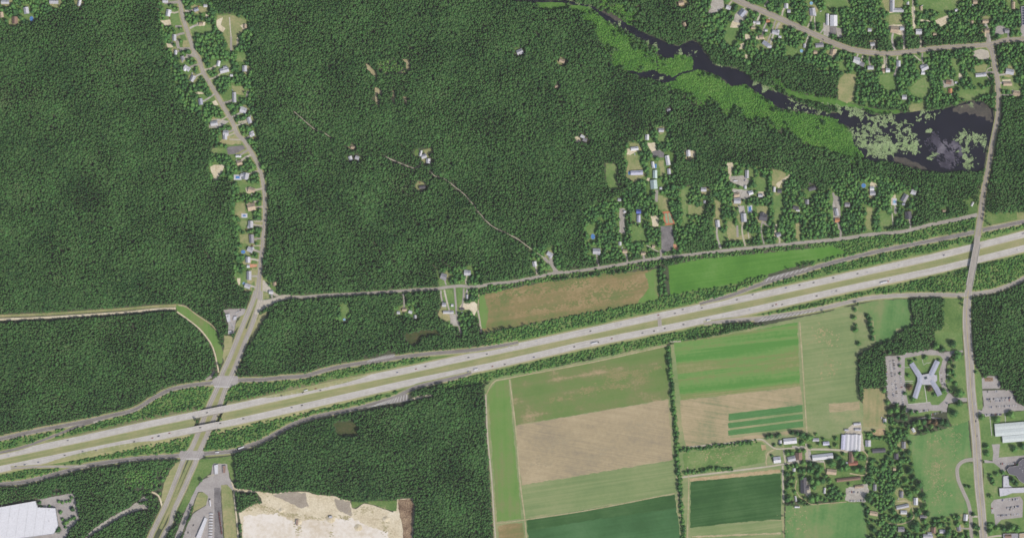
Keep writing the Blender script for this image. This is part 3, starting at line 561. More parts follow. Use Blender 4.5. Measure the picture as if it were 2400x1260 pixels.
area('depot_yard', A7((640, 340), (800, 350), (830, 520), (890, 640), (870, 680), (800, 600), (730, 610), (720, 700), (760, 1400), (200, 1400), (330, 1050), (380, 960), (440, 920), (540, 860), (560, 740), (500, 690), (440, 690), (300, 1050), (170, 1400), (100, 1400), (280, 930), (420, 640), (500, 540), (600, 500), (620, 360)), M['lot'], 'lot', 'grey paved yard and loop drive of the depot', .6)
area('depot_lane', A7((640, 640), (715, 640), (760, 1400), (645, 1400)), M['tanroad'] if False else M['darklot'], 'lot', 'darker asphalt lane through the depot', .4, z=.37)
area('lawn', A7((450, 700), (510, 700), (565, 745), (540, 850), (400, 930), (360, 970), (420, 770)), M['drylawn'], 'lot', 'teardrop lawn inside the depot loop', 1.0, z=.40)
area('lawn', A7((725, 610), (790, 600), (860, 660), (900, 1000), (930, 1400), (780, 1400), (740, 900)), M['drylawn'], 'lot', 'long dry lawn between depot and sandy lane', 1.0, z=.40)
area('verge', A7((800, 260), (880, 250), (890, 560), (860, 560), (820, 420)), M['turf'], 'field', 'grass strip north of the quarry lane')
ribbon('dirt_track', A7((850, 560), (880, 640), (890, 780), (920, 1050), (945, 1400)), 3.4, M['sand'], .43, 'pale sandy lane between depot lawn and quarry', land=2)
area('warehouse_lot', A6((345, 905), (685, 842), (700, 930), (735, 1080), (650, 1180), (590, 1280), (550, 1400), (-300, 1400), (-300, 1300), (500, 1215), (545, 1145), (520, 985), (360, 975)), M['lot'], 'lot', 'grey parking lot around the white warehouse', .6)
area('gravel_strip', A6((770, 1270), (870, 1170), (1000, 1080), (1200, 970), (1340, 870), (1375, 905), (1260, 930), (1370, 965), (1360, 990), (1240, 1012), (1050, 1105), (960, 1170), (830, 1235), (760, 1330), (700, 1330)), M['gravel'], 'dirt', 'grey gravel strip in the southwest wood', 1.2)
ribbon('dirt_track', A6((1400, 835), (1460, 865), (1490, 940), (1500, 990)), 4, M['sand'], .26, 'short sandy spur beside the divided road', land=2)
area('business_lot', A4((645, 575), (720, 565), (865, 560), (835, 615), (765, 650), (740, 790), (690, 800), (690, 690), (660, 620)), M['lot'], 'lot', 'triangular grey lot of the roadside business', .5)
area('junction_lot', A4((1000, 300), (1020, 300), (1060, 350), (1100, 400), (1160, 440), (1130, 450), (1050, 410), (1000, 405)), M['gravelpath'], 'lot', 'pale lot at the road fork', .5)
# sandy patches and drives of the gardens
SAND_W = (A2((60, 190), (150, 180), (165, 240), (110, 235)), A2((580, 190), (640, 160), (620, 230), (665, 265), (640, 300), (580, 255)), A2((800, 240), (850, 215), (865, 260), (840, 285)), A2((385, 850), (465, 850), (460, 868), (390, 868)), A2((540, 940), (570, 925), (600, 970), (560, 970)), A2((120, 400), (180, 410), (180, 440), (130, 440)), A2((770, 350), (790, 350), (785, 425), (765, 420)), A3((520, 345), (660, 335), (645, 380), (620, 430), (590, 480), (550, 478), (530, 400)), A3((760, 300), (810, 295), (820, 335), (770, 345)), A3((850, 550), (900, 540), (900, 600), (860, 600)), A4((770, 285), (800, 280), (800, 340), (780, 350)), A2((480, 130), (510, 140), (505, 170), (480, 165)), A2((400, 210), (480, 205), (470, 240), (400, 240)))
for i, p in enumerate(SAND_W):
    area('sandy_yard', p, M['sand'], 'dirt', f'bare sandy yard beside the winding road, number {i + 1} in that row', 1.0)
SAND_M = (B5((30, 150), (70, 170), (90, 205), (40, 215)), B5((510, 265), (550, 260), (600, 290), (540, 330), (505, 325)), B5((780, 75), (860, 75), (860, 100), (790, 100)), B5((680, 220), (770, 210), (780, 290), (740, 300)), B5((1090, 290), (1140, 285), (1140, 345), (1100, 345)), B5((1410, 405), (1490, 395), (1490, 440), (1460, 560), (1450, 540), (1440, 430)), B5((730, 890), (800, 890), (800, 985), (750, 990)), B5((440, 820), (490, 820), (490, 1050), (440, 1040)), B6((700, 360), (830, 270), (830, 290), (750, 350), (730, 400)), B6((540, 430), (590, 430), (600, 480), (540, 480)),
    B6((300, 400), (460, 420), (470, 480), (410, 500), (310, 480)), B6((690, 730), (715, 730), (700, 850), (685, 850)), B6((1240, 460), (1290, 480), (1300, 660), (1240, 720), (1225, 560)), B7((220, 320), (270, 330), (290, 365), (220, 360)), B7((400, 440), (440, 430), (440, 530), (400, 520)), B3((410, 590), (520, 580), (545, 600), (545, 650), (520, 710), (470, 650), (370, 640)), B3((290, 690), (350, 690), (380, 800), (330, 800), (300, 780)), B6((1395, 280), (1445, 320), (1430, 330), (1395, 300)), B5((700, 540), (720, 540), (720, 570), (690, 560)))
for i, p in enumerate(SAND_M):
    area('sandy_yard', p, M['sand'] if i not in (7, 10, 12, 16) else M['gravel'], 'dirt', f'bare yard along the local road, number {i + 1} in that neighbourhood', 1.0)
SAND_N = (B8((690, 300), (740, 310), (740, 340), (690, 350)), B8((790, 310), (850, 310), (860, 345), (780, 340)), B8((640, 390), (680, 370), (680, 420), (640, 430)), B8((1425, 430), (1490, 430), (1470, 510), (1430, 490)), B8((690, 470), (720, 480), (700, 520), (690, 510)), B8((1080, 300), (1120, 310), (1110, 330)), C1((380, 215), (520, 215), (520, 300), (480, 305), (390, 280)), C1((650, 170), (780, 180), (900, 130), (895, 200), (830, 235), (780, 190), (660, 190)), C1((385, 0), (430, 0), (430, 110), (385, 120)), C1((840, 700), (940, 690), (950, 740), (860, 765)), C1((990, 640), (1010, 640), (1025, 690), (990, 690)), C1((1365, 690), (1440, 690), (1440, 740), (1370, 720)), C1((1450, 780), (1530, 790), (1510, 840), (1460, 830)), C1((580, 60), (610, 60), (610, 250), (590, 250)), C1((1195, 170), (1245, 175), (1240, 205), (1200, 205)), C1((1215, 250), (1260, 250), (1262, 330), (1215, 330)), C1((320, 560), (350, 560), (345, 640), (320, 630)), B8((580, 180), (660, 190), (640, 240), (560, 240)))
for i, p in enumerate(SAND_N):
    area('sandy_yard', p, M['sand'] if i not in (9,) else M['gravel'], 'dirt', f'bare yard near the river road, number {i + 1} of that neighbourhood', 1.0)
# paved lots
LOTS = (('gravel', B8((400, 0), (500, 0), (510, 60), (440, 110), (370, 120), (380, 80)), 'grey lot at the top edge beside the river road'), ('gravel', B8((660, 70), (720, 100), (690, 170), (640, 200), (590, 190), (600, 130)), 'grey yard beside the slate roofed building'), ('darklot', B8((1420, 230), (1485, 230), (1480, 300), (1425, 300)), 'dark asphalt square south of the white barn'), ('gravel', B8((1370, 200), (1425, 200), (1420, 320), (1370, 320)), 'grey drive beside the white barn'),
    ('gravel', B8((1480, 240), (1530, 250), (1530, 330), (1490, 320)), 'pinkish yard east of the dark asphalt square'), ('gravelpath', C1((1110, 450), (1180, 425), (1240, 440), (1265, 480), (1240, 520), (1170, 515), (1120, 490)), 'pale gravel lot at the river road junction'), ('lot', C1((1310, 225), (1395, 225), (1380, 300), (1300, 300)), 'grey lot north of the junction'), ('lot', C1((1520, 60), (1620, 60), (1620, 330), (1530, 330)), 'grey lot around the solar roof'),
    ('darklot', A3((670, 178), (760, 165), (850, 160), (850, 188), (750, 240), (690, 245)), 'dark asphalt yard beside the winding road'), ('gravel', A2((520, 1110), (600, 1095), (700, 1120), (600, 1180), (510, 1180)), 'pale gravel yard west of the winding road'), ('darklot', B5((740, 300), (800, 275), (855, 310), (850, 350), (740, 350)), 'grey asphalt yard in the long compound'), ('darklot', B5((820, 985), (925, 980), (945, 1110), (930, 1200), (830, 1235)), 'long asphalt lot south of the sports court'),
    ('gravel', B6((280, 290), (400, 280), (460, 330), (420, 390), (340, 360), (280, 340)), 'grey yard with a white truck'), ('gravel', B6((350, 560), (410, 560), (420, 640), (370, 640)), 'grey drive beside the pool'), ('gravel', B7((430, 530), (455, 540), (450, 600), (425, 590)), 'short grey drive behind the teal pool'))
for mt, p, lb in LOTS: area('paved_yard', p, M[mt], 'lot', lb, .5)
area('sports_court', B5((838, 850), (916, 844), (952, 968), (856, 976)), M['court_red'], 'lot', 'sports court with red surround and green playing surface', 0, z=.40)
area('sports_court', B5((856, 866), (880, 864), (892, 955), (870, 957)), M['court_green'], 'lot', 'western green half of the sports court', 0, z=.44)
area('sports_court', B5((888, 863), (906, 862), (938, 955), (900, 955)), M['court_green'], 'lot', 'eastern green half of the sports court', 0, z=.44)
area('terracotta_drive', B5((935, 1150), (960, 1150), (995, 1205), (945, 1195)), M['brick_drive'], 'lot', 'orange paved triangle beside the asphalt lot', .3)
area('terracotta_drive', A4((885, 150), (970, 152), (970, 175), (890, 185)), M['brick_drive'], 'lot', 'orange paved driveway off the winding road', .3)
# clinic grounds
area('clinic_lot', D1((150, 205), (400, 190), (420, 165), (800, 112), (960, 150), (1100, 130), (1240, 120), (1240, 150), (1100, 180), (1040, 230), (1000, 330), (1000, 620), (1040, 700), (1110, 780), (1300, 790), (1300, 840), (1110, 850), (1030, 870), (1000, 1085), (760, 1050), (500, 1100), (400, 1240), (420, 1150), (480, 1060), (900, 990), (960, 980), (600, 1010), (430, 990), (440, 900), (250, 880), (180, 780)), M['lot'], 'lot', 'grey ring of parking around the clinic', .4)
area('lawn', D1((425, 230), (700, 180), (930, 200), (960, 250), (905, 420), (915, 560), (950, 660), (1030, 720), (990, 800), (900, 890), (800, 890), (780, 850), (470, 880), (440, 700), (420, 500)), M['lawn'], 'lot', 'lawn that surrounds the cross-shaped clinic', .8, z=.40)
area('lawn', D1((500, 1000), (620, 1000), (780, 970), (960, 970), (940, 1000), (800, 1030), (540, 1050), (490, 1050)), M['lawn'], 'lot', 'planted island between clinic parking rows', .5, z=.41)
area('lawn', D1((990, 560), (1040, 420), (1080, 320), (1160, 320), (1180, 600), (1090, 620), (1020, 620)), M['lawn'], 'lot', 'planted strip east of the clinic parking', .5, z=.41)
for i, (p, w) in enumerate(((D1((700, 620), (735, 850)), 1.6), (D1((470, 880), (780, 850)), 1.4), (D1((425, 555), (545, 555)), 1.2), (D1((430, 580), (535, 580)), 1.0), (D1((915, 420), (915, 560)), 1.2), (D1((670, 250), (690, 330), (730, 300), (790, 295)), 1.0), (D1((425, 362), (520, 362)), 1.0))):
    ribbon('footpath', p, w, M['kerb'], .46, ('pale footpath from the clinic door south', 'pale kerb walk along the clinic south lawn', 'upper footpath west of the clinic', 'lower footpath west of the clinic', 'footpath along the clinic east side', 'crooked footpath north of the clinic', 'short footpath to the north-west clinic wing')[i])
# east campus
area('campus_lot', D2((480, 205), (600, 160), (740, 165), (800, 240), (830, 370), (800, 390), (560, 395), (490, 400)), M['lot'], 'lot', 'small northern lot east of the main road', .4)
area('debris', D2((525, 190), (690, 185), (690, 250), (540, 265)), M['debris'], 'lot', 'brown mulch heap on the northern lot', .8, z=.42)
area('campus_lot', D2((490, 430), (850, 420), (1030, 420), (1070, 520), (1120, 650), (1260, 720), (1500, 710), (1500, 790), (1120, 800), (860, 850), (840, 890), (530, 910), (520, 860), (400, 880), (380, 770), (480, 800), (520, 700)), M['lot'], 'lot', 'large parking lot of the east campus', .4)
area('campus_lot', D3((360, 800), (400, 745), (750, 700), (790, 760), (780, 980), (500, 1010), (420, 1100), (400, 930), (360, 930)), M['lot'], 'lot', 'parking lot south of the school', .4)
area('campus_lot', D3((270, 210), (380, 230), (390, 110), (370, 0), (480, 0), (460, 180), (800, 150), (1000, 140), (1000, 240), (720, 260), (600, 300), (540, 370), (560, 500), (600, 580), (510, 590), (510, 420), (480, 320), (390, 250), (260, 250)), M['lot'], 'lot', 'school drive and forecourt', .4)
ribbon('footpath', D2((630, 910), (665, 1260)), 1.4, M['kerb'], .46, 'straight footpath west of the long metal hall')
ribbon('footpath', D2((905, 850), (920, 1020)), 1.4, M['kerb'], .46, 'short footpath north of the long metal hall')
# farmyard
area('farmyard', D4((1040, 290), (1130, 180), (1250, 150), (1260, 280), (1290, 500), (1080, 520), (1030, 520)), M['gravelpath'], 'lot', 'pale gravel around the large barn')
area('farmyard', D4((1060, 960), (1330, 900), (1345, 1010), (1310, 1030), (1310, 1130), (1110, 1130), (1060, 1110)), M['gravel'], 'lot', 'pinkish gravel parking by the farm')
area('farmyard', D4((400, 440), (580, 450), (620, 480), (640, 560), (640, 620), (800, 620), (800, 650), (570, 640), (560, 480), (400, 475)), M['gravel'], 'lot', 'gravel yard at the farm crossroads')
area('farmyard', D4((330, 580), (520, 520), (530, 620), (470, 650), (340, 640)), M['gravel'], 'lot', 'gravel around the tan sheds')
area('farmyard', D4((570, 870), (620, 880), (630, 1040), (600, 1080), (570, 1050)), M['gravelpath'], 'lot', 'pale drive east of the farmhouse', z=.37)
area('farmyard', C3((235, 350), (300, 305), (345, 310), (355, 365), (250, 375)), M['soilstrip'], 'lot', 'tan patch beside the paddock')
area('farmyard', D4((20, 430), (80, 430), (90, 490), (30, 500)), M['soilstrip'], 'lot', 'small tan patch at the lane bend')
LANES = ((C4((110, 480), (300, 460), (600, 430), (760, 408), (840, 405), (900, 450), (960, 485), (1080, 480), (1220, 480)), 3.6, 'upper gravel farm lane'), (C4((110, 735), (300, 712), (600, 675), (880, 640), (1040, 615), (1180, 600)), 4.0, 'lower gravel farm lane'), (C4((960, 485), (890, 520), (872, 600), (880, 635)), 3.0, 'curved link between the farm lanes west'), (C4((1025, 490), (1040, 610)), 4.0, 'short link between the farm lanes'),
    (C4((1016, 630), (1020, 800), (1025, 950)), 4.4, 'tan lane south along the dark crop'), (C4((1222, 440), (1230, 600)), 5.0, 'short lane beside the white barn'), (C4((1220, 490), (1400, 490), (1560, 500)), 4.6, 'lane east to the large barn'), (D4((800, 640), (815, 760), (845, 830)), 2.2, 'narrow path south of the long white shed'), (D4((575, 640), (575, 780), (530, 800)), 1.8, 'narrow path to the farmhouse'), (D4((460, 860), (440, 960), (490, 1060), (560, 1110), (640, 1160), (800, 1150), (1070, 1130)), 2.0, 'curving pale path round the farmhouse'),
    (D4((1270, 500), (1330, 560), (1310, 700), (1300, 800), (1110, 780)), 3.0, 'lane east of the brown barn'), (C3((375, 1130), (470, 1140), (570, 1110), (600, 1080), (580, 980), (540, 940), (450, 940)), 2.6, 'curved drive round the white house'), (C4((190, 640), (200, 780), (190, 1260)), 2.4, 'dirt track east of the southern hedgerow'), (C4((85, 470), (100, 740), (120, 1000), (160, 1300)), 3.0, 'dirt track west of the southern hedgerow'), (C5((1165, 420), (1190, 800), (1215, 1200), (1228, 1390)), 2.6, 'grassy track between the eastern fields'),
    (C6((48, 375), (60, 640), (85, 900), (100, 1150), (118, 1380)), 3.6, 'tan track along the wood edge'), (C6((50, 380), (100, 300), (200, 275), (700, 180), (1165, 78)), 2.6, 'tan track along the north field edge'), (C6((195, 285), (230, 560), (262, 930), (290, 1150), (305, 1380)), 3.0, 'tan track between strip and tilled field'), (C6((115, 1170), (290, 1148), (700, 1085), (1210, 985)), 2.2, 'thin tan track north of the bluish crop'), (C7((0, 700), (15, 780), (35, 920)), 4.0, 'sandy track at the west end of the fallow field'),
    (C7((10, 430), (8, 560), (0, 700)), 2.0, 'thin track beside the fallow field'))
for p, w, lb in LANES: ribbon('farm_lane', p, w, M['lane'] if w >= 3.5 else M['track'], .36 + random.random() * .05, lb, land=0)

# ------------------------------------------------------------------ river and pond
RIVER = B8((-40, 380), (0, 395), (120, 400), (230, 350), (290, 380), (335, 450), (380, 500), (430, 570), (560, 580), (640, 610), (720, 650), (740, 690), (830, 730), (920, 790), (1010, 810), (1080, 850), (1180, 900), (1300, 950), (1420, 980), (1560, 985), (1580, 1080), (1450, 1022), (1330, 1000), (1200, 970), (1080, 950), (980, 940), (930, 890), (870, 860), (790, 800), (700, 740), (570, 750), (520, 700), (430, 650), (330, 610), (230, 612), (240, 540), (230, 490), (130, 480), (-40, 455))
POND = C1((0, 925), (130, 955), (250, 1000), (400, 1000), (500, 980), (640, 970), (760, 960), (890, 940), (1000, 905), (1100, 878), (1200, 885), (1280, 945), (1300, 1080), (1275, 1200), (1250, 1290)) + B7((1235, 0), (1222, 100), (1212, 200), (1150, 232), (1000, 222), (850, 238), (700, 218), (560, 192), (450, 152), (350, 132), (250, 142), (170, 112), (110, 32)) + C1((80, 1260), (62, 1180), (30, 1100), (-20, 1080), (-60, 1060), (-60, 940))
CREEK = B4((100, 0), (420, 4), (600, 8), (690, 28), (800, 42), (860, 80), (930, 130), (1030, 150), (1120, 205), (1250, 280), (1400, 350), (1520, 400), (1575, 400), (1575, 540), (1500, 540), (1430, 500), (1420, 450), (1300, 380), (1180, 310), (1060, 240), (930, 180), (850, 100), (780, 62), (660, 45), (590, 28), (400, 20), (100, 14))
SIDE = B4((1110, 645), (1190, 650), (1260, 672), (1330, 652), (1400, 645), (1440, 680), (1530, 695), (1560, 728), (1600, 735), (1600, 745), (1540, 750), (1480, 770), (1420, 745), (1340, 720), (1260, 702), (1190, 670))
for p, nm, lb, k in ((RIVER, 'river', 'dark winding river between the marsh and the gardens', 0), (POND, 'pond', 'dark pond dotted with lily pads beside the road', 1), (CREEK, 'creek', 'narrow dark creek at the top of the marsh', 2), (SIDE, 'side_pool', 'dark side pool in the marsh', 3)):
    area(nm, p, M['water'], 'dirt', lb, 1.6, z=.29 + k * .012)
ribbon('creek', B4((1412, 480), (1415, 560), (1425, 660)), 2.6, M['water'], .345, 'thin dark ditch joining side pool and creek', land=0)
ribbon('creek', B8((240, 612), (130, 640), (50, 690), (0, 702)), 5, M['water'], .35, 'thin curved channel from river to side pool', land=0)
ribbon('creek', B4((1530, 735), (1535, 830), (1540, 950)), 1.6, M['water'], .355, 'thin ditch running south through the wood', land=0)
feather('painted_reflection', [(2200, 350, 26, 16, -35, 480), (2225, 365, 26, 12, -35, 420), (2235, 340, 24, 10, -30, 280), (2195, 330, 18, 14, -60, 240), (2215, 385, 16, 9, -30, 160), (2250, 360, 16, 8, -30, 120)], M['cloud_glint'], 'pale streaky cloud reflection painted on the pond', .362, 12, (.6, 1.7), 2.2)  # painted cloud reflection: grey discs laid just above the water
area('submerged_weed', C1((940, 950), (1080, 900), (1200, 900), (1275, 960), (1285, 1060), (1200, 1020), (1100, 985), (960, 980)), M['shallow'], 'dirt', 'brownish submerged weed along the north shore of the pond', 6, z=.365)
area('submerged_weed', B7((420, 100), (520, 110), (680, 180), (720, 215), (560, 190), (440, 150)), M['shallow'], 'dirt', 'brownish submerged weed along the south shore of the pond', 2.0, z=.365)
area('submerged_weed', B4((900, 100), (1050, 150), (1100, 200), (1030, 190)), M['shallow'], 'dirt', 'grey shallows in the creek', 2.0, z=.37)
area('marsh_fringe', B8((980, 965), (1100, 975), (1300, 1005), (1440, 1030), (1556, 1085), (1556, 1120), (1400, 1060), (1200, 1025), (1000, 1000)), M['marshgrass'], 'grass', 'bright grass fringe south of the river', 1.5, land=None)
area('marsh_fringe', B8((980, 690), (1040, 760), (1180, 820), (1400, 850), (1556, 880), (1556, 930), (1400, 910), (1200, 870), (1060, 820)), M['marshgrass'], 'grass', 'bright grass fringe north of the river', 2.0)
area('marsh_fringe', C1((0, 890), (150, 920), (300, 950), (480, 960), (480, 985), (300, 985), (120, 945), (0, 920)), M['marshgrass'], 'grass', 'bright grass fringe along the pond', 2.0)
area('marsh_fringe', B4((300, 20), (560, 20), (600, 60), (480, 90), (340, 80)), M['marshgrass'], 'grass', 'bright wet meadow beside the creek', 2.0)
area('marsh_fringe', B4((600, 50), (780, 55), (830, 90), (640, 95)), M['marshgrass'], 'grass', 'bright wet meadow east along the creek', 2.0)
area('marsh_fringe', B7((-40, -60), (30, -20), (110, 20), (175, 100), (100, 150), (0, 120)), M['marshgrass'], 'grass', 'bright reed point at the west end of the pond', 2.0, land=3)
# lily pads: clustered floating leaves
LILY = [(C1((0, 930), (130, 960), (250, 1005), (400, 1005), (455, 1015), (370, 1110), (300, 1070), (240, 1060), (60, 1000), (0, 970)), .75), (C1((60, 1100), (200, 1050), (380, 1150), (440, 1260), (560, 1330), (450, 1330), (80, 1262), (60, 1180)), .55), (C1((400, 1070), (560, 1060), (610, 1180), (650, 1260), (620, 1310), (440, 1260)), .5), (C1((700, 1110), (750, 1105), (768, 1150), (730, 1170)), .95), (C1((950, 1190), (1000, 1170), (1060, 1150), (1100, 1160), (1240, 1160), (1240, 1240), (1100, 1260), (960, 1240)), .66),
    (C1((640, 970), (760, 960), (840, 955), (800, 1010), (700, 1060), (630, 1050)), .5), (B7((100, -10), (450, -20), (445, 70), (280, 135), (180, 60)), .85), (B7((490, 0), (650, -20), (630, 85), (520, 75)), .7), (B7((1035, 100), (1100, 95), (1128, 180), (1080, 218), (1030, 205)), .98), (B7((1010, 10), (1090, 15), (1085, 60), (1020, 60)), .8), (B7((730, 60), (785, 65), (770, 125), (740, 120)), .6), (B7((1100, 90), (1200, 100), (1190, 220), (1120, 220)), .12), (B7((760, 100), (940, 120), (930, 150), (770, 150)), .08),
    (B8((735, 675), (850, 660), (900, 720), (965, 780), (905, 785), (780, 712)), .9), (B8((380, 490), (520, 490), (660, 560), (625, 605), (560, 575), (430, 560)), .6), (B8((1050, 850), (1200, 905), (1300, 880), (1556, 930), (1556, 975), (1400, 975), (1200, 930)), .55), (B8((1030, 900), (1140, 930), (1290, 980), (1430, 1010), (1420, 1035), (1200, 1000), (1060, 945)), .3), (B8((70, 450), (260, 450), (270, 490), (90, 490)), .35), (B4((950, 185), (1050, 220), (1200, 320), (1330, 390), (1430, 450), (1410, 480), (1260, 390), (1100, 270), (960, 205)), .6), (B4((600, 10), (830, 20), (850, 60), (700, 30)), .45), (B4((1360, 700), (1450, 720), (1480, 750), (1400, 740)), .3), (C1((960, 905), (1240, 900), (1240, 950), (1000, 930)), .12), (B7((960, -180), (1240, -180), (1240, 240), (960, 240)), .015), (C1((1080, 890), (1130, 890), (1130, 930), (1080, 930)), .5)]
vs, fs = [], []; rl = random.Random(3)
for pts, dens in LILY:
    r = poly_mask(rough_outline(pts, 13.0, 4.0, 31.0))
    if not r: continue
    (ys, xs), ins = r; iy, ix = np.nonzero(ins)
    for y, x in zip(iy, ix):
        px, py = x + xs.start + RX + rl.random(), y + ys.start + RY + rl.random()
        c = noise.noise(Vector((px * .1, py * .1, 1))) * .6 + noise.noise(Vector((px * .2, py * .2, 4))) * .5 + .5
        c += rl.gauss(0, .09)
        if c < 1 - dens or rl.random() > .8: continue
        rad = rl.uniform(.4, 1.0); a0 = rl.random() * 6; k = len(vs); zz = .385 + rl.random() * .05
        for q in range(7):
            a = a0 + .35 + q * (5.6 / 6); rr = rad * rl.uniform(.85, 1.1)
            vs.append(W(px + math.cos(a) * rr, py - math.sin(a) * rr, zz))
        vs.append(W(px, py, zz)); fs.extend(((k + 7, k + q, k + q + 1)) for q in range(6))
tag(mesh_obj('lily_pads', vs, fs, M['lily']), 'pale green lily pads floating in patches on pond and river', 'lily pads', kind='stuff')

# ------------------------------------------------------------------ highway: embankment, carriageways, bridges
def corridor(x0, x1, label):
    vs, fs = [], []; n = 0
    xs_ = list(np.arange(x0, x1, 14.0)) + [x1]
    for x in xs_:
        mid = (interp(WB, x) + interp(EB, x)) / 2; h = hz(x) - .15; o = 13 + h * 1.6 + 1
        for y, z in ((interp(WB, x) - o, .05), (interp(WB, x) - 13, h), (interp(WB, x) + 9, h), (mid, max(.12, h - .5)), (interp(EB, x) - 9, h), (interp(EB, x) + 13, h), (interp(EB, x) + o, .05)):
            vs.append(W(x - (y - mid) * .41, y, z))
    m_ = [0, 0, 1, 1, 0, 0]; mats = []
    for i in range(len(xs_) - 1):
        for k in range(6):
            a, b_ = i * 7 + k, (i + 1) * 7 + k
            fs.append((a, a + 1, b_ + 1, b_)); mats.append(m_[k])
    o = mesh_obj('embankment', vs, fs, [M['verge'], M['median']])
    for p, k in zip(o.data.polygons, mats): p.material_index = k
    tag(o, label, kind='structure')
    for i in range(0, len(xs_) - 1):
        a, b_ = xs_[i], xs_[i + 1]
        land_poly([(a, interp(WB, a) - 15), (b_, interp(WB, b_) - 15), (b_, interp(EB, b_) + 15), (a, interp(EB, a) + 15)], 0)
corridor(-160, 459, 'grassy highway embankment and median west of the bridges')
corridor(519, 2560, 'grassy highway embankment and median east of the bridges')
def hzf(x, y): return hz(x)
def on_line(line, d=0.0, a=-160, b=2560, step=40):
    out = []
    for x in np.arange(a, b + 1, step):
        s = (interp(line, x + 5) - interp(line, x - 5)) / 10; L = math.hypot(1, s)
        out.append((x - d * s / L, interp(line, x) + d / L))
    return out
HW = {}
for nm, line, lb in (('north', WB, 'pale concrete westbound carriageway of the highway'), ('south', EB, 'pale concrete eastbound carriageway of the highway')):
    o = ribbon('highway', on_line(line), 15.6, M['concrete'], 0.02, lb, zf=hzf, land=4)
    HW[nm] = o
    for d in (-6.9, 6.9): ribbon('edge_line', on_line(line, d), .35, M['white_paint'] if d < 0 else M['yellow_paint'], .06, parent=o, zf=hzf)
    vs, fs = [], []
    for d in (-3.3, .3, 3.6):
        x = -150.0
        while x < 2550:
            (ax, ay), (bx, by) = (x, interp(line, x) + d), (x + 4, interp(line, x + 4) + d); k = len(vs)
            for qx, qy, w in ((ax, ay, -.16), (ax, ay, .16), (bx, by, .16), (bx, by, -.16)): vs.append(W(qx, qy + w, hz(qx) + .07))
            fs.append((k, k + 1, k + 2, k + 3)); x += 13
    tag(mesh_obj('lane_dash', vs, fs, M['white_paint'], o), kind='stuff')
ribbon('median_crossing', [(1545, 742), (1547, 765)], 9, M['oldroad'], .5, 'short paved crossover in the highway median')
def box(vs, fs, x0, x1, y0, y1, z0, z1):
    k = len(vs); vs += [Vector((x, y, z)) for z in (z0, z1) for x, y in ((x0, y0), (x1, y0), (x1, y1), (x0, y1))]
    fs += [(k + 3, k + 2, k + 1, k), (k + 4, k + 5, k + 6, k + 7)] + [(k + i, k + (i + 1) % 4, k + 4 + (i + 1) % 4, k + 4 + i) for i in range(4)]
def bx(name, x0, x1, y0, y1, z0, z1, mat, parent, loc=None, rz=0.0):
    vs, fs = [], []; box(vs, fs, x0, x1, y0, y1, z0, z1); o = mesh_obj(name, vs, fs, mat, parent)
    if loc is not None: o.location = loc; o.rotation_euler = (0, 0, rz)
    return o
for line, nm in ((WB, 'westbound'), (EB, 'eastbound')):
    xc = 490 if line is WB else 476; yc = interp(line, xc); sl = -(interp(line, xc + 20) - interp(line, xc - 20)) / 40
    r = empty('highway_bridge', W(xc, yc, 0), math.atan(sl)); top = hz(xc)
    tag(r, f'concrete {nm} highway bridge over the divided road', 'bridge')
    L = 36
    bx('deck', -L, L, -8.4, 8.4, top - 1.5, top - .06, M['cast'], r)
    for s in (-1, 1): bx('parapet', -L, L, s * 8.15 - .2, s * 8.15 + .2, top - .04, top + 1.0, M['cast'], r)
    for xx in (-10, 8):
        pr = bx('pier', xx - .8, xx + .8, -8, 8, 0, top - 1.52, M['cast'], r)
    for xx in (-34, 34): bx('abutment', xx - 1.2, xx + 1.2, -8.4, 8.4, 0, top - 1.53, M['cast'], r)
# overpass mounds
gx0, gx1, gy0, gy1, st = 2150, 2440, 430, 800, 5
nx, ny = (gx1 - gx0) // st + 1, (gy1 - gy0) // st + 1
vs = [W(gx0 + i * st, gy0 + j * st, gz(gx0 + i * st, gy0 + j * st) + .0) for j in range(ny) for i in range(nx)]
fs = []
for j in range(ny - 1):
    for i in range(nx - 1):
        q = (j * nx + i, (j + 1) * nx + i, (j + 1) * nx + i + 1, j * nx + i + 1)
        if max(vs[a].z for a in q) > .12: fs.append(q)
tag(mesh_obj('embankment', vs, fs, M['turf']), 'grassy approach mounds of the overpass', kind='structure')

# ---- service roads and the others; a dry verge lies beside each
def road(name, pts, width, mat, label, z=.40, zf=None, verge=3.0, land=2.5, vm='verge', lines=None):
    if verge: ribbon('verge', pts, (width + 2 * verge) if not isinstance(width, list) else [(t, w + 2 * verge) for t, w in width], M[vm], z - .12, 'grass verge of the ' + label, zf=zf)
    o = ribbon(name, pts, width, mat, z, label, zf=zf, land=land)
    for d, w, m_ in lines or ():
        c = catmull(pts, 8); q = []
        for i, p in enumerate(c):
            t = c[min(i + 1, len(c) - 1)] - c[max(i - 1, 0)]; t /= max(t.length, 1e-6); q.append((p.x - t.y * d, p.y + t.x * d))
        ribbon('road_line', q, w, M[m_], z + .04, parent=o, zf=zf)
    return o
ctr = ((0, .4, 'yellow_paint'),)
edges = ((0, .35, 'yellow_paint'), (-4, .3, 'white_paint'), (4, .3, 'white_paint'))
ez = lambda x, y: max(nearmax(x, y) - .05, 0)
road('service_road', NSR_L, [(0, 10), (.2, 9), (.38, 9), (.6, 9), (.95, 8), (1, 5)], M['ramp'], 'grey service road north of the highway west', .40, ez, 3.2, 2.5, lines=((-3.6, .3, 'white_paint'), (3.6, .3, 'white_paint')))
road('service_road', SSR_L, [(0, 9), (.3, 10), (.6, 9), (.95, 8), (1, 5)], M['ramp'], 'grey service road south of the highway west', .41, ez, 3.2, 2.5, lines=((-3.6, .3, 'white_paint'), (3.6, .3, 'white_paint')))
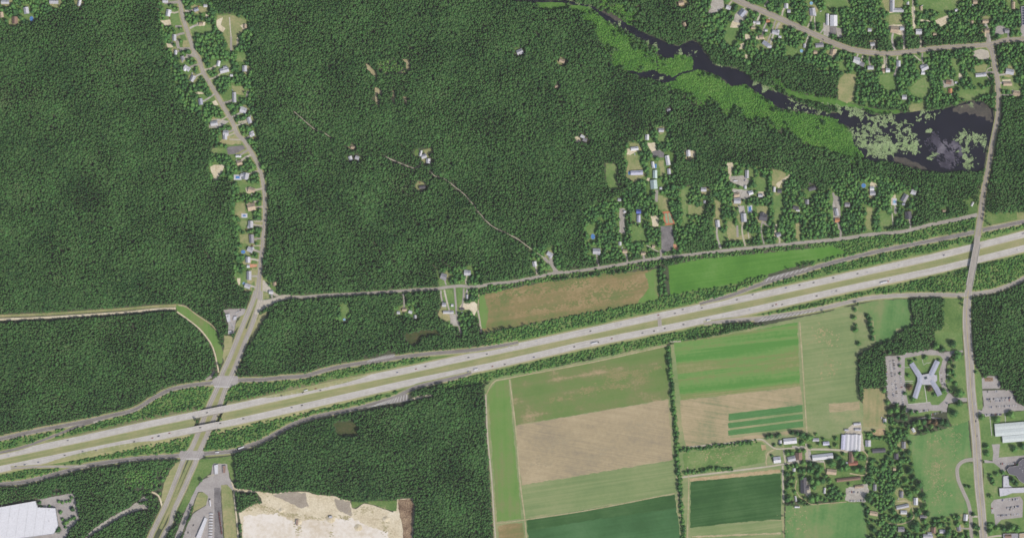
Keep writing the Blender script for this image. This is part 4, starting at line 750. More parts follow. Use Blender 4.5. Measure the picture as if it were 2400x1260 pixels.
road('service_road', NSR_R, [(0, 5), (.05, 8), (.3, 9), (1, 9.5)], M['ramp'], 'grey service road north of the highway east', .42, ez, 3.0, 2.5, lines=((-3.6, .3, 'white_paint'), (3.6, .3, 'white_paint')))
road('service_road', SSR_R, [(0, 5), (.05, 8), (.3, 9), (1, 9)], M['oldroad'], 'grey service road south of the highway east', .43, ez, 3.0, 2.5, lines=((-3.6, .3, 'white_paint'), (3.6, .3, 'white_paint')))
road('ramp', A6((860, 188), (700, 235), (590, 280), (400, 355), (200, 425), (0, 472), (-150, 500)), 5.5, M['ramp'], 'slip ramp joining the westbound carriageway', .44, ez, 2.0, 2)
road('ramp', A6((100, 615), (300, 604), (450, 600), (650, 600), (800, 592)), 5, M['oldroad'], 'slip ramp leaving the eastbound carriageway', .445, ez, 2.0, 2)
area('gore', A6((590, 262), (640, 232), (850, 180), (1000, 150), (880, 200), (700, 250)), M['gravelpath'], 'lot', 'pale paved gore where the western ramp splits', .3, land=0)
# hatched gores
def gore(p, bars, label, skew=(0, 0), w=.9):
    land_line(p + p[:1], 5, 0)
    o = area('gore', p, M['hatchground'], 'lot', label, .2, z=.47)
    for (a, b_) in bars: ribbon('hatch_bar', [a, b_], w, M['white_paint'], .52, parent=o)
def bars_between(a0, a1, b0, b1, n):
    return [((lerp(a0[0], a1[0], t), lerp(a0[1], a1[1], t)), (lerp(b0[0], b1[0], t), lerp(b0[1], b1[1], t))) for t in [i / (n - 1) for i in range(n)]]
gore([(1786, 658), (1800, 650), (1850, 636), (1900, 624), (1905, 627), (1860, 640), (1800, 657)], bars_between((1795, 660), (1885, 634), (1803, 649), (1893, 627), 9), 'hatched gore of the northeastern ramp')
gore(C5((760, 405), (830, 380), (1000, 355), (1300, 320), (1320, 328), (1100, 372), (900, 410), (780, 425)), bars_between(*C5((800, 425), (1280, 338), (850, 385), (1300, 322)), 14), 'hatched gore of the southeastern ramp')
gore(C8((380, 490), (560, 440), (640, 430), (660, 455), (500, 490), (400, 505)), bars_between(*C8((400, 503), (620, 462), (430, 480), (650, 436), ), 9), 'hatched gore of the northwestern ramp')
gore(C8((370, 935), (520, 880), (700, 800), (775, 800), (778, 862), (500, 905)), bars_between(*C8((430, 920), (760, 855), (500, 885), (760, 800)), 12), 'hatched gore of the southwestern ramp')
area('gravel_strip', C8((780, 850), (850, 818), (950, 808), (1000, 805), (990, 822), (880, 838), (800, 862)), M['sand'], 'dirt', 'pale bare soil beyond the hatched gore')
# divided road
SB = A4((945, 400), (930, 455), (890, 560), (830, 700), (770, 850), (700, 1020), (640, 1150)) + A5((590, 110), (520, 260), (470, 380), (400, 560), (350, 670), (300, 740), (270, 790), (220, 920), (150, 1100), (90, 1240)) + A6((1400, 1220), (1330, 1400))
NB = A4((985, 400), (985, 470), (945, 600), (900, 730), (850, 850), (800, 980), (740, 1130)) + A5((660, 130), (610, 270), (560, 390), (490, 550), (430, 680), (400, 750), (385, 800), (340, 900), (270, 1060), (190, 1230)) + A7((100, 1080), (30, 1200), (-60, 1400))
area('median', A4((955, 560), (900, 660), (840, 800), (700, 1130), (660, 1190), (700, 1200), (740, 1130), (840, 880), (900, 740), (960, 600)), M['median'], 'field', 'dry grass median of the divided road north')
ribbon('median', [(lerp(a[0], b_[0], .5), lerp(a[1], b_[1], .5)) for a, b_ in zip(catmull(SB, 12)[6:200:4], catmull(NB, 12)[6:200:4])], 7, M['median'], .38, 'dry grass median strip of the divided road')
land_poly(SB + NB[::-1], 0)
road('divided_road', SB, 10.5, M['oldroad'], 'southbound half of the divided road', .455, None, 2.5, 3, lines=((0, .3, 'white_paint'), (4.6, .3, 'white_paint')))
road('divided_road', NB, 10.5, M['oldroad'], 'northbound half of the divided road', .465, None, 2.5, 3, lines=((0, .3, 'white_paint'), (-4.6, .3, 'white_paint')))
area('junction', A5((590, 0), (780, 0), (780, 70), (700, 110), (560, 105), (540, 40)), M['oldroad'] if False else M['lot'], 'lot', 'worn paving of the northern crossroads', .3, z=.476)
area('junction', A5((250, 690), (460, 690), (470, 740), (420, 775), (250, 775), (230, 730)), M['lot'], 'lot', 'worn paving of the southern crossroads', .3, z=.478)
area('junction', A4((960, 480), (1010, 490), (1080, 480), (1160, 440), (1260, 430), (1300, 450), (1250, 470), (1130, 500), (1060, 545), (990, 580), (960, 620), (930, 610)), M['gravelpath'], 'lot', 'pale flared junction of local and divided road', .4, z=.474)
for a, b_ in ((A5((555, 98), (700, 103))), (A5((300, 765), (420, 765)))):
    ribbon('stop_line', [a, b_], 1.2, M['white_paint'], .53, 'white stop line across the ' + ('northern' if a[1] < 950 else 'southern') + ' crossroads')
WIND = [(418, -60)] + A2((243, 0), (258, 100), (275, 180), (325, 330), (375, 480), (425, 560), (452, 650), (500, 740), (575, 860), (640, 980), (720, 1110), (775, 1240)) + A3((830, 110), (900, 220), (965, 340), (1000, 450), (1020, 580), (1026, 700), (1025, 850), (1015, 960), (1005, 1100)) + A4((990, 100), (977, 260), (963, 400), (950, 470))
road('winding_road', WIND, [(0, 8.5), (.4, 8.5), (.8, 8), (.93, 9), (1, 16)], M['oldroad'], 'grey winding road lined with houses', .44, None, 3.5, 2.0, lines=ctr)
LOCAL = A4((985, 510), (1130, 482), (1250, 456), (1400, 455), (1560, 440)) + [(900, 684)] + B3((0, 465), (150, 460), (290, 440), (400, 432), (520, 440), (700, 410), (870, 395), (1050, 360), (1280, 310), (1430, 300)) + C7((1400, 250), (1600, 215), (1800, 185)) + B6((0, 1000), (300, 965), (600, 935), (880, 905), (1100, 885), (1300, 865), (1575, 825)) + B7((500, 750), (750, 690), (950, 650), (1150, 605))
road('local_road', LOCAL, [(0, 12), (.04, 7), (.5, 7), (.9, 8), (1, 9)], M['oldroad'], 'narrow local road north of the highway', .45, ez, 2.0, .6, vm='turf')
ROADB_N = C1((1245, 395), (1275, 430), (1300, 560), (1325, 700), (1332, 850), (1330, 1000), (1302, 1150)) + B7((1280, 0), (1255, 150), (1220, 320), (1195, 470), (1180, 600), (1160, 720), (1150, 800))
ROADB_S = C2((1072, 150), (1062, 230), (1058, 400), (1070, 600), (1085, 800), (1096, 1000)) + C3((1120, 200), (1140, 400), (1150, 560), (1165, 800), (1190, 1050), (1205, 1260), (1215, 1450))
bzf = lambda x, y: rise(y) + .25 * (1 if rise(y) > .05 else 0)
road('main_road', ROADB_N, [(0, 13), (.08, 11), (.5, 9), (.75, 10), (.9, 13), (1, 14)], M['tanroad'], 'tan main road north of the overpass', .46, bzf, 2.5, 2, lines=ctr)
road('main_road', ROADB_S, [(0, 15), (.1, 19), (.5, 20), (.75, 19), (1, 17)], M['oldroad'], 'wide grey main road south of the overpass', .47, bzf, 1.5, 2, lines=((0.5, .9, 'yellow_paint'), (-8, .5, 'white_paint'), (8, .5, 'white_paint')))
mid = [(2290, 552), (2283.6, 604.5), (2277, 640), (2269, 684)]
ribbon('main_road', mid, 14, M['oldroad'], .49, 'main road across the overpass', zf=bzf, land=4)
ang = math.atan2(84, 16)   # overpass axis
r = empty('overpass', W(2280.3, 620, 0), math.atan2(640 - 585, 2286 - 2275.5)); tp = 6.3 + .25 + .46
tag(r, 'concrete road overpass crossing above the highway', 'bridge')
bx('deck', -50, 50, -8.2, 8.2, tp - 1.6, tp - .1, M['cast'], r)
for s in (-1, 1): bx('parapet', -50, 50, s * 7.6 - .3, s * 7.6 + .3, tp - .05, tp + 1.1, M['kerb'], r)
for xx in (-1, -27, 27): bx('pier', xx - .7, xx + .7, -7, 7, 0, tp - 1.62, M['cast'], r)
RIVERROAD = [(1690, -30)] + B8((600, -10), (750, 60), (900, 122), (1100, 212), (1300, 302), (1450, 372)) + C1((0, 412), (100, 440), (250, 460), (400, 465), (600, 445), (750, 425), (900, 410), (1050, 402), (1240, 388), (1400, 350), (1556, 345)) + [(2520, 92)]
road('river_road', RIVERROAD, [(0, 14), (.3, 12), (.6, 9.5), (1, 10)], M['tanroad'], 'tan road through the gardens north of the river', .465, None, 2.0, 1.0, lines=ctr)
road('drive', C1((1240, 240), (1240, 390)), 6, M['tanroad'], 'short drive north of the river road junction', .435, None, 0, 1)
road('drive', C1((1110, 0)), 5, M['tanroad'], 'x', .4) if False else None
road('campus_drive', C3((1140, 578), (1080, 580), (1020, 598), (978, 650), (985, 750), (1030, 860), (1070, 950), (1090, 1050), (1100, 1260), (1105, 1400)), 8.5, M['oldroad'], 'curving driveway west of the main road', .45, None, 1.2, 1, vm='lawn')
# drives, trails
TRAILS = (([(690, 262), (736, 302), (760, 312), (782, 327)], 2.0, 'western end of the woodland trail'), (B2((565, 265), (640, 300), (750, 345), (830, 370), (880, 350), (890, 310)), 2.2, 'woodland trail to the white house'), (B2((985, 402), (1020, 445), (1100, 465), (1190, 530), (1290, 610), (1370, 700), (1430, 780), (1500, 860), (1560, 912)) + [(1190, 548)] + B3((920, 0), (1000, 60), (1100, 130), (1160, 172)), 1.9, 'thin pale trail winding through the wood'), (B3((1160, 172), (1230, 240), (1285, 300)), 7, 'pale forked drive joining the local road'),
    (B3((335, 440), (345, 560), (355, 700), (370, 780), (400, 880)), 4.5, 'grey drive south from the local road'), (B3((1210, 160), (1235, 240)), 5, 'short drive of the white house by the fork'), (A2((715, 340), (715, 470)), 5, 'paved drive in the northern clearing'), (A2((700, 160), (715, 340)), 2.6, 'track in the northern clearing'), (A2((240, 450), (340, 450)), 6, 'grey drive off the winding road'), (A2((215, 375), (230, 450)), 7, 'grey yard drive beside the winding road'), (A2((870, 840), (860, 900)), 5, 'short grey drive east of the winding road'), (A2((100, 30), (240, 20)), 6, 'grey drive at the top of the winding road'),
    (A2((200, 245), (260, 245)), 5, 'pale drive below the white house'), (A2((300, 510), (400, 520)), 5, 'pale forecourt beside the winding road'), (A2((780, 1130), (880, 1110)), 4, 'pale drive east of the winding road'), (A3((700, 105), (820, 110)), 3.5, 'grey lane to the pale house'), (A3((920, 685), (965, 672)), 4, 'short pale drive in the house row'), (A3((930, 860), (1020, 855)), 4, 'sandy drive in the house row'), (A3((920, 1085), (1005, 1085)), 3, 'narrow drive in the house row'), (B5((785, 650), (780, 760)), 7, 'grey drive south of the teal roof'), (B5((460, 820), (470, 1050)), 7, 'grey lane through the trees'),
    (B5((690, 1160), (800, 1220)), 2.4, 'thin pale path in the dry lawn'), (B5((820, 1200), (825, 1270)), 5, 'entrance of the asphalt lot'), (B7((405, 530), (420, 700)), 2.4, 'long thin drive to the teal pool'), (B6((445, 800), (455, 860)), 2.4, 'pale path on the lawn'), (B6((345, 740), (350, 850)), 5, 'grey drive on the lawn'), (B6((580, 710), (650, 755)), 5, 'pale forecourt of the dark roofed house'), (B6((1230, 440), (1260, 560), (1290, 660)), 5, 'grey drive with parked things'), (C1((340, 490), (345, 560)), 3.5, 'short pale drive south of the river road'), (C1((470, 540), (430, 660)), 5, 'grey drive among trees south of the river road'),
    (C1((600, 480), (660, 530)), 2.6, 'curved path to the grey house'), (C1((262, 350), (262, 450)), 3.5, 'pale drive north of the river road'), (C1((590, 0), (600, 170)), 3.5, 'gravel drive along the large lawn'), (C1((1290, 585), (1240, 600), (1230, 650), (1265, 690)), 2.2, 'curled pale drive beside the main road'), (B8((1350, 370), (1400, 330)), 5, 'short drive across the river road verge'), (B8((1290, 100), (1300, 280)), 2.6, 'thin drive to the river road'), (A5((480, 40), (540, 0), (560, -40)), 6, 'sandy spur at the northern crossroads'), (C1((880, 20), (870, 70)) if False else B8((860, 60), (890, 10)), 5, 'grey drive north of the river road'),
    (A7((640, 480), (560, 500)), 3, 'depot apron edge'), (C7((2000, 1005), (1880, 1008)), 2.6, 'pale track stub at the hedgerow top'), (C4((1145, 990), (1146, 991)), .5, 'x'))
for p, w, lb in TRAILS:
    if lb == 'x': continue
    ribbon('drive', p, w, M['gravelpath'] if w < 3 else M['oldroad'] if w >= 4.5 else M['lane'], .33 + random.random() * .03, lb, land=.9)

# ------------------------------------------------------------------ buildings
ORD = ['first', 'second', 'third', 'fourth', 'fifth', 'sixth', 'seventh', 'eighth', 'ninth', 'tenth', 'eleventh', 'twelfth', 'thirteenth', 'fourteenth', 'fifteenth', 'sixteenth', 'seventeenth', 'eighteenth', 'nineteenth', 'twentieth']
def ordinal(i):
    if i < 20: return ORD[i]
    k = i + 1; return f"{k}{'th' if 10 <= k % 100 <= 20 else {1: 'st', 2: 'nd', 3: 'rd'}.get(k % 10, 'th')}"
def gable(parent, w, d, h, rise_, rm, wm, cx=0.0, cy=0.0, rz=0.0, over=.5, z0=0.0):
    """walls with a pitched roof; the ridge runs along x"""
    hw, hd = w / 2, d / 2
    vs = [(-hw, -hd, 0), (hw, -hd, 0), (hw, hd, 0), (-hw, hd, 0), (-hw, -hd, h), (hw, -hd, h), (hw, hd, h), (-hw, hd, h), (-hw, 0, h + rise_ - .2), (hw, 0, h + rise_ - .2)]
    fs = [(0, 1, 5, 4), (1, 2, 6, 9, 5), (2, 3, 7, 6), (3, 0, 4, 8, 7)]
    wo_ = mesh_obj('wall', vs, fs, wm, parent)
    k = rise_ / hd; ow, od = hw + over, hd + over; ze = h - over * k + .05; zr = h + rise_ + .05; t = .22
    vs = [(-ow, -od, ze), (ow, -od, ze), (ow, 0, zr), (-ow, 0, zr), (ow, od, ze), (-ow, od, ze)]
    vs += [(x, y, z + t) for x, y, z in vs]
    fs = [(6, 7, 8, 9), (9, 8, 10, 11), (3, 2, 1, 0), (5, 4, 2, 3), (0, 1, 7, 6), (4, 5, 11, 10), (1, 2, 8, 7), (2, 4, 10, 8), (3, 0, 6, 9), (5, 3, 9, 11)]
    ro = mesh_obj('roof', vs, fs, rm, parent)
    for o in (wo_, ro): o.location = (cx, cy, z0); o.rotation_euler = (0, 0, rz)
    return wo_, ro
def part_box(name, parent, w, d, z0, z1, mat, cx=0, cy=0, rz=0.0):
    return bx(name, -w / 2, w / 2, -d / 2, d / 2, z0, z1, mat, parent, (cx, cy, 0), rz)
hr = random.Random(11)
USED = set()
def uniq(label):
    assert label not in USED, label
    USED.add(label); return label
def pitched(name, x, y, w, d, a, roof, label, cat='house', h=3.2, group=None, wing=None, chimney=True, wallm=None, steep=.42):
    """w along its own axis, d across, a in degrees anticlockwise from east"""
    r = empty(name, W(x, y, 0), R(a)); tag(r, uniq(label), cat, group)
    wm = WM[wallm or hr.choice(['white', 'white', 'cream', 'grey', 'brick', 'blue'])]
    if d > w: long_, sh, rz = d, w, math.pi / 2
    else: long_, sh, rz = w, d, 0.0
    wl_, ro = gable(r, long_, sh, h, sh * steep, RM[roof], wm, rz=rz)
    if chimney and long_ > 9:
        bx('chimney', long_ * .22, long_ * .22 + 1.0, .5, 1.4, h, h + sh * steep + 1.1, M['chimney'], ro)
    if wing:
        wx, wy, ww, wd = wing
        if wd > ww: gable(r, wd, ww, h - .3, ww * steep * .9, RM[roof], wm, wx, wy, math.pi / 2)
        else: gable(r, ww, wd, h - .3, wd * steep * .9, RM[roof], wm, wx, wy, 0)
    land_line([(x - 1, y), (x + 1, y)], max(w, d) * .5 + 3.0, 0)
    return r
def flat_block(name, pts, h, roof, label, cat='building', wallm='white', units=0, parapet=.6, panels=None):
    """a flat roofed block on any plan: walls, roof deck, parapet, roof plant"""
    cx = sum(p[0] for p in pts) / len(pts); cy = sum(p[1] for p in pts) / len(pts)
    r = empty(name, W(cx, cy, 0)); tag(r, uniq(label), cat)
    q = [W(x, y) - W(cx, cy) for x, y in pts]; n = len(q)
    ar = sum(q[i].x * q[(i + 1) % n].y - q[(i + 1) % n].x * q[i].y for i in range(n))
    if ar < 0: q.reverse()
    vs = [Vector((p.x, p.y, z)) for z in (0, h + parapet) for p in q]
    mesh_obj('wall', vs, [(i, (i + 1) % n, n + (i + 1) % n, n + i) for i in range(n)], WM[wallm], r)
    tris = tessellate_polygon([[Vector((p.x, p.y, 0)) for p in q]])
    vs = [Vector((p.x, p.y, h)) for p in q]
    fs = [tuple(t) if (vs[t[1]] - vs[t[0]]).cross(vs[t[2]] - vs[t[0]]).z > 0 else tuple(reversed(t)) for t in tris]
    ro = mesh_obj('roof', vs, fs, RM[roof], r)
    vs, fs = [], []
    for i in range(n):
        a, b_, c = q[i - 1], q[i], q[(i + 1) % n]
        d1 = (b_ - a).normalized(); d2 = (c - b_).normalized(); nm = Vector((-d1.y - d2.y, d1.x + d2.x, 0)); nm = nm / max(nm.length, .1) * .5
        vs += [Vector((b_.x, b_.y, h + parapet + .01)), Vector((b_.x + nm.x, b_.y + nm.y, h + parapet + .01)), Vector((b_.x + nm.x, b_.y + nm.y, h))]
    for i in range(n):
        a, b_ = i * 3, ((i + 1) % n) * 3; fs += [(a, b_, b_ + 1, a + 1), (a + 1, b_ + 1, b_ + 2, a + 2)]
    mesh_obj('parapet', vs, fs, M['trim'], r)
    mk = poly_mask(pts)
    if mk and units:
        iy, ix = np.nonzero(mk[1]); rr = random.Random(len(pts) * 7 + int(cx)); k = 0
        while k < units:
            j = rr.randrange(len(iy)); px, py = ix[j] + mk[0][1].start + RX, iy[j] + mk[0][0].start + RY
            if not all(inside(pts, px + dx, py + dy) for dx in (-4, 4) for dy in (-4, 4)): continue
            s = rr.uniform(1.2, 2.4); part_box('roof_unit', ro, s, s * rr.uniform(.8, 1.5), h + .01, h + rr.uniform(.8, 1.6), M['trim'], px - cx, cy - py); k += 1
    land_poly([(cx + (x - cx) * 1.12, cy + (y - cy) * 1.12) for x, y in pts], 0)
    return r, ro
def inside(pts, x, y):
    c = False; n = len(pts)
    for i in range(n):
        (ax, ay), (b1, b2) = pts[i], pts[(i + 1) % n]
        if (ay > y) != (b2 > y) and x < (b1 - ax) * (y - ay) / (b2 - ay) + ax: c = not c
    return c
def houses(sheet, rows, where, order='south', name='house', cat='house', group=None, ctx='counting'):
    """rows: (x, y, w, d, angle, roof, wing?) on a survey sheet; labelled in the order they stand along the street"""
    lst = []
    for row in rows:
        (x, y), = sheet((row[0], row[1])); lst.append((x, y) + tuple(row[2:]))
    return lst
STREETS = [catmull(q, 6) for q in (WIND, LOCAL, RIVERROAD, ROADB_N, ROADB_S)]
def homestead(x, y, sz, i, where):
    """a mown patch round the house and a drive to the street"""
    n = 9; a0 = hr.random() * 6; ox, oy = hr.uniform(-5, 5), hr.uniform(-5, 5)
    q = [(x + ox + math.cos(a0 + k * 6.283 / n) * sz * hr.uniform(.62, 1.0), y + oy + math.sin(a0 + k * 6.283 / n) * sz * hr.uniform(.62, 1.0)) for k in range(n)]
    r_ = poly_mask(q)
    area('lawn', q, hr.choice([M['lawn'], M['drylawn'], M['drylawn'], M['turf']]), 'grass', f'mown lawn round the {ordinal(i)} house {where}', 2.0)
    best = min(((p - Vector((x, y))).length, k, j) for k, s in enumerate(STREETS) for j, p in enumerate(s))
    if 12 < best[0] < 75:
        p = STREETS[best[1]][best[2]]; d = Vector((x, y)) - p; mid_ = p + d * .55 + Vector((-d.y, d.x)) * hr.uniform(-.12, .12)
        ribbon('driveway', [(p.x, p.y), (mid_.x, mid_.y), (x + hr.uniform(-3, 3), y + hr.uniform(-3, 3))], hr.uniform(3.2, 5.0), hr.choice([M['oldroad'], M['gravelpath'], M['gravel'], M['lane']]), .315 + .0013 * i, f'driveway of the {ordinal(i)} house {where}', land=.8)
    if hr.random() < .6:
        c = hr.choice(['white', 'silver', 'black', 'grey', 'red', 'blue']); ax, ay = x + hr.uniform(-.8, .8) * sz, y + hr.choice((-1, 1)) * sz * .75
        HOMECARS.append((c, ax, ay, hr.uniform(0, 360), f'{c} car parked at the {ordinal(i)} house {where}'))
HOMECARS = []
def row_of(lst, where, start, key, name='house', cat='house', group=None, reverse=False):
    lst = sorted(lst, key=key, reverse=reverse); n = len(lst)
    for i, t in enumerate(lst):
        x, y, w, d, a, roof = t[:6]; wing = t[6] if len(t) > 6 else None
        sz = max(w, d)
        kind = 'long' if max(w, d) > 2.2 * min(w, d) else 'small' if sz < 9 else 'broad' if sz > 18 else 'plain'
        colour = {'light': 'pale grey', 'slate': 'slate', 'cool': 'pale green-grey', 'dark': 'dark grey'}.get(roof, roof)
        small = sz < 9
        nm, ct = ('shed', 'shed') if small else (name, cat)
        if cat == 'house' and not small: homestead(x, y, max(w, d), i, where)
        pitched(nm, x, y, w, d, a, roof, f'{kind} {colour} roofed {ct}, {ordinal(i)} {start} {where}', ct, 2.6 if small else 3.4, group, wing, chimney=not small)
ky = lambda t: t[1]; kx = lambda t: t[0]
WEST = houses(A2, ((137, 122, 10, 15, 80 - 90, 'white', (2, 4, 9, 6)), (193, 350, 8, 14, 0, 'light'), (205, 485, 6, 10, 0, 'light'), (310, 632, 15, 9, -35, 'white', (-3, -4, 7, 8)), (360, 725, 9, 14, -25, 'light', (3, 3, 6, 6)), (435, 940, 9, 14, 8, 'slate'), (560, 1140, 16, 10, 10, 'light'), (668, 1228, 12, 12, 0, 'light'), (110, 10, 12, 9, 0, 'light'), (270, 540, 8, 9, 20, 'grey')), 0) + \
    houses(A3, ((660, 75, 9, 16, 0, 'light', (4, 4, 8, 5)), (785, 260, 12, 5, 0, 'white'), (795, 322, 11, 10, 15, 'tan'), (850, 445, 14, 15, -10, 'light', (-8, 1, 8, 7)), (905, 572, 15, 10, -10, 'tan'), (905, 728, 17, 17, 10, 'tan', (-6, 8, 8, 7)), (897, 888, 11, 15, 0, 'light', (-4, -6, 6, 6)), (905, 1022, 10, 19, 4, 'grey'), (893, 1122, 13, 11, -25, 'light', (3, 4, 6, 8)), (872, 1215, 10, 13, 0, 'light')), 0) + \
    houses(A4, ((875, 172, 6, 6, 0, 'white'), (882, 258, 10, 20, 0, 'light'), (868, 355, 13, 10, -20, 'light')), 0)
row_of(WEST, 'west of the winding road', 'from the north', ky, group='houses west of the winding road')
EAST = houses(A2, ((395, 90, 10, 8, 20, 'slate'), (480, 55, 8, 6, 0, 'white'), (600, 588, 7, 12, -10, 'white'), (655, 650, 20, 11, 15, 'light', (3, 5, 8, 8)), (720, 697, 6, 5, 0, 'white'), (842, 635, 10, 13, 0, 'light'), (746, 900, 8, 23, 2, 'light'), (830, 1018, 14, 13, -20, 'white', (-5, 4, 8, 6)), (885, 1112, 9, 14, 20, 'light'), (910, 1235, 9, 11, 20, 'light'), (440, 222, 9, 7, 0, 'tan'), (845, 245, 7, 8, 0, 'tan')), 0) + \
    houses(A3, ((908, 60, 10, 9, 30, 'light'),), 0) + houses(A4, ((1118, 335, 7, 8, 0, 'tan'), (1085, 410, 9, 8, 0, 'white')), 0)
row_of(EAST, 'east of the winding road', 'from the north', ky, group='houses east of the winding road')
CORNER = houses(A1, ((50, 20, 18, 9, 0, 'light'), (15, 140, 9, 12, 10, 'tan'), (245, 100, 11, 15, 10, 'light'), (500, 15, 20, 11, 0, 'light'), (735, 30, 7, 14, -10, 'white'), (140, 190, 12, 16, 0, 'brown')), 0)
row_of(CORNER, 'in the northwest corner', 'from the west', kx, group='houses in the northwest corner')
WOOD = houses(B2, ((242, 280, 8, 9, 20, 'white'), (305, 275, 9, 8, -20, 'light'), (265, 180, 9, 6, 0, 'tan'), (890, 235, 5, 13, -15, 'white'), (920, 262, 12, 9, 20, 'light'), (960, 305, 9, 10, 0, 'white'), (905, 545, 14, 7, 5, 'dark')), 0) + houses(B4, ((150, 480, 14, 11, 25, 'light', (3, -4, 7, 6)), (540, 565, 12, 8, -15, 'tan'), (490, 800, 6, 6, 0, 'tan'), (1525, 1015, 8, 6, 20, 'light')), 0) + houses(B5, ((100, 158, 9, 6, -30, 'white'), (122, 188, 9, 8, -20, 'grey'), (1075, 312, 9, 14, 5, 'white')), 0)
row_of(WOOD, 'scattered in the wood', 'from the west', kx, group='houses scattered in the wood')
LOC = houses(B3, ((235, 345, 13, 13, -20, 'grey', (4, -4, 7, 7)), (455, 312, 15, 11, 0, 'light', (-4, 4, 7, 6)), (1215, 140, 13, 9, -30, 'light', (4, -3, 7, 8)), (1075, 230, 9, 11, 10, 'white'), (280, 675, 24, 6, 0, 'white'), (240, 605, 9, 9, 0, 'light'), (315, 610, 5, 5, 0, 'white'), (452, 530, 4, 9, 0, 'light'), (405, 645, 10, 4, 0, 'dark')), 0) + houses(C8, ((685, 48, 7, 6, 0, 'white'), (795, 42, 8, 6, -20, 'white'), (840, 85, 6, 7, 0, 'light'), (740, 20, 10, 6, 10, 'tan')), 0)
row_of(LOC, 'along the western local road', 'from the west', kx, group='houses along the western local road')
MIDL = houses(B5, ((580, 270, 17, 8, 6, 'white'), (695, 165, 8, 12, 0, 'white'), (825, 100, 11, 8, 0, 'light'), (885, 378, 9, 22, 10, 'white'), (897, 480, 7, 12, 5, 'light'), (750, 420, 6, 14, 10, 'white'), (768, 505, 9, 18, 0, 'teal'), (757, 600, 15, 20, 5, 'teal'), (600, 492, 28, 10, 2, 'lavender'), (617, 850, 10, 9, 0, 'blue'), (617, 915, 8, 16, 0, 'lavender'), (230, 1215, 17, 13, 0, 'light', (5, -4, 6, 8)), (445, 1145, 6, 8, 0, 'white'), (490, 850, 5, 5, 0, 'white'), (660, 1235, 10, 6, 10, 'tan'), (440, 740, 7, 6, 0, 'light'), (755, 1170, 6, 6, 0, 'tan'), (490, 1215, 10, 8, 0, 'tan'), (822, 635, 5, 5, 0, 'white')), 0)
row_of(MIDL, 'in the compound by the sports court', 'from the north', ky, group='buildings of the long compound')
MIDR = houses(B6, ((165, 725, 9, 16, 8, 'white'), (35, 410, 12, 9, 0, 'light'), (45, 525, 5, 6, 0, 'light'), (435, 270, 8, 18, 0, 'light'), (470, 440, 10, 9, 20, 'white'), (345, 515, 15, 12, 0, 'light'), (340, 460, 12, 9, 10, 'tan'), (405, 670, 12, 19, 5, 'light'), (585, 665, 17, 16, -10, 'dark', (-3, 6, 8, 9)), (560, 465, 10, 7, 0, 'light'), (687, 410, 5, 11, 0, 'white'), (735, 425, 9, 8, 0, 'dark'), (885, 580, 13, 8, -15, 'dark'), (905, 602, 8, 4, -10, 'white'), (990, 525, 8, 10, 0, 'grey'), (1035, 400, 16, 9, 15, 'dark'), (1262, 620, 8, 16, 12, 'light'), (1268, 692, 10, 9, 0, 'orange'), (1360, 550, 11, 9, 0, 'grey'), (725, 825, 10, 10, 20, 'grey'), (420, 390, 5, 7, 0, 'white')), 0) + \
    houses(B7, ((235, 378, 9, 9, 0, 'white'), (240, 420, 12, 9, 0, 'light'), (595, 410, 11, 11, -20, 'white'), (518, 460, 12, 18, -30, 'grey'), (550, 610, 15, 17, 5, 'dark'), (508, 512, 6, 5, 0, 'slate'), (862, 572, 7, 5, 0, 'tan'), (1105, 512, 4, 10, -25, 'white')), 0)
row_of(MIDR, 'along the eastern local road', 'from the west', kx, group='houses along the eastern local road')
NORTHW = houses(B8, ((545, 68, 10, 9, -20, 'white'), (665, 115, 16, 13, 50, 'slate'), (803, 200, 8, 7, 0, 'white'), (770, 195, 5, 5, 0, 'white'), (890, 185, 8, 7, 0, 'orange'), (872, 265, 6, 5, 0, 'white'), (955, 285, 16, 9, -15, 'light', (4, 4, 6, 7)), (992, 322, 6, 5, 0, 'white'), (870, 382, 16, 9, -35, 'slate'), (902, 405, 9, 7, -10, 'white'), (1047, 55, 8, 11, 0, 'white'), (1275, 105, 13, 17, 5, 'light', (4, -6, 7, 8)), (1405, 172, 6, 26, 0, 'white'), (1205, 400, 5, 9, 0, 'light'), (1335, 395, 18, 9, 5, 'grey'), (1450, 455, 9, 12, -10, 'tan'), (135, 30, 12, 9, 10, 'tan'), (1070, 100, 7, 7, 0, 'light'), (760, 245, 9, 5, 0, 'tan'), (1300, 455, 8, 7, 0, 'tan'), (165, 215, 6, 8, 20, 'tan'), (830, 325, 9, 8, 0, 'tan')), 0)
row_of(NORTHW, 'along the diagonal river road', 'from the west', kx, group='houses along the diagonal river road')
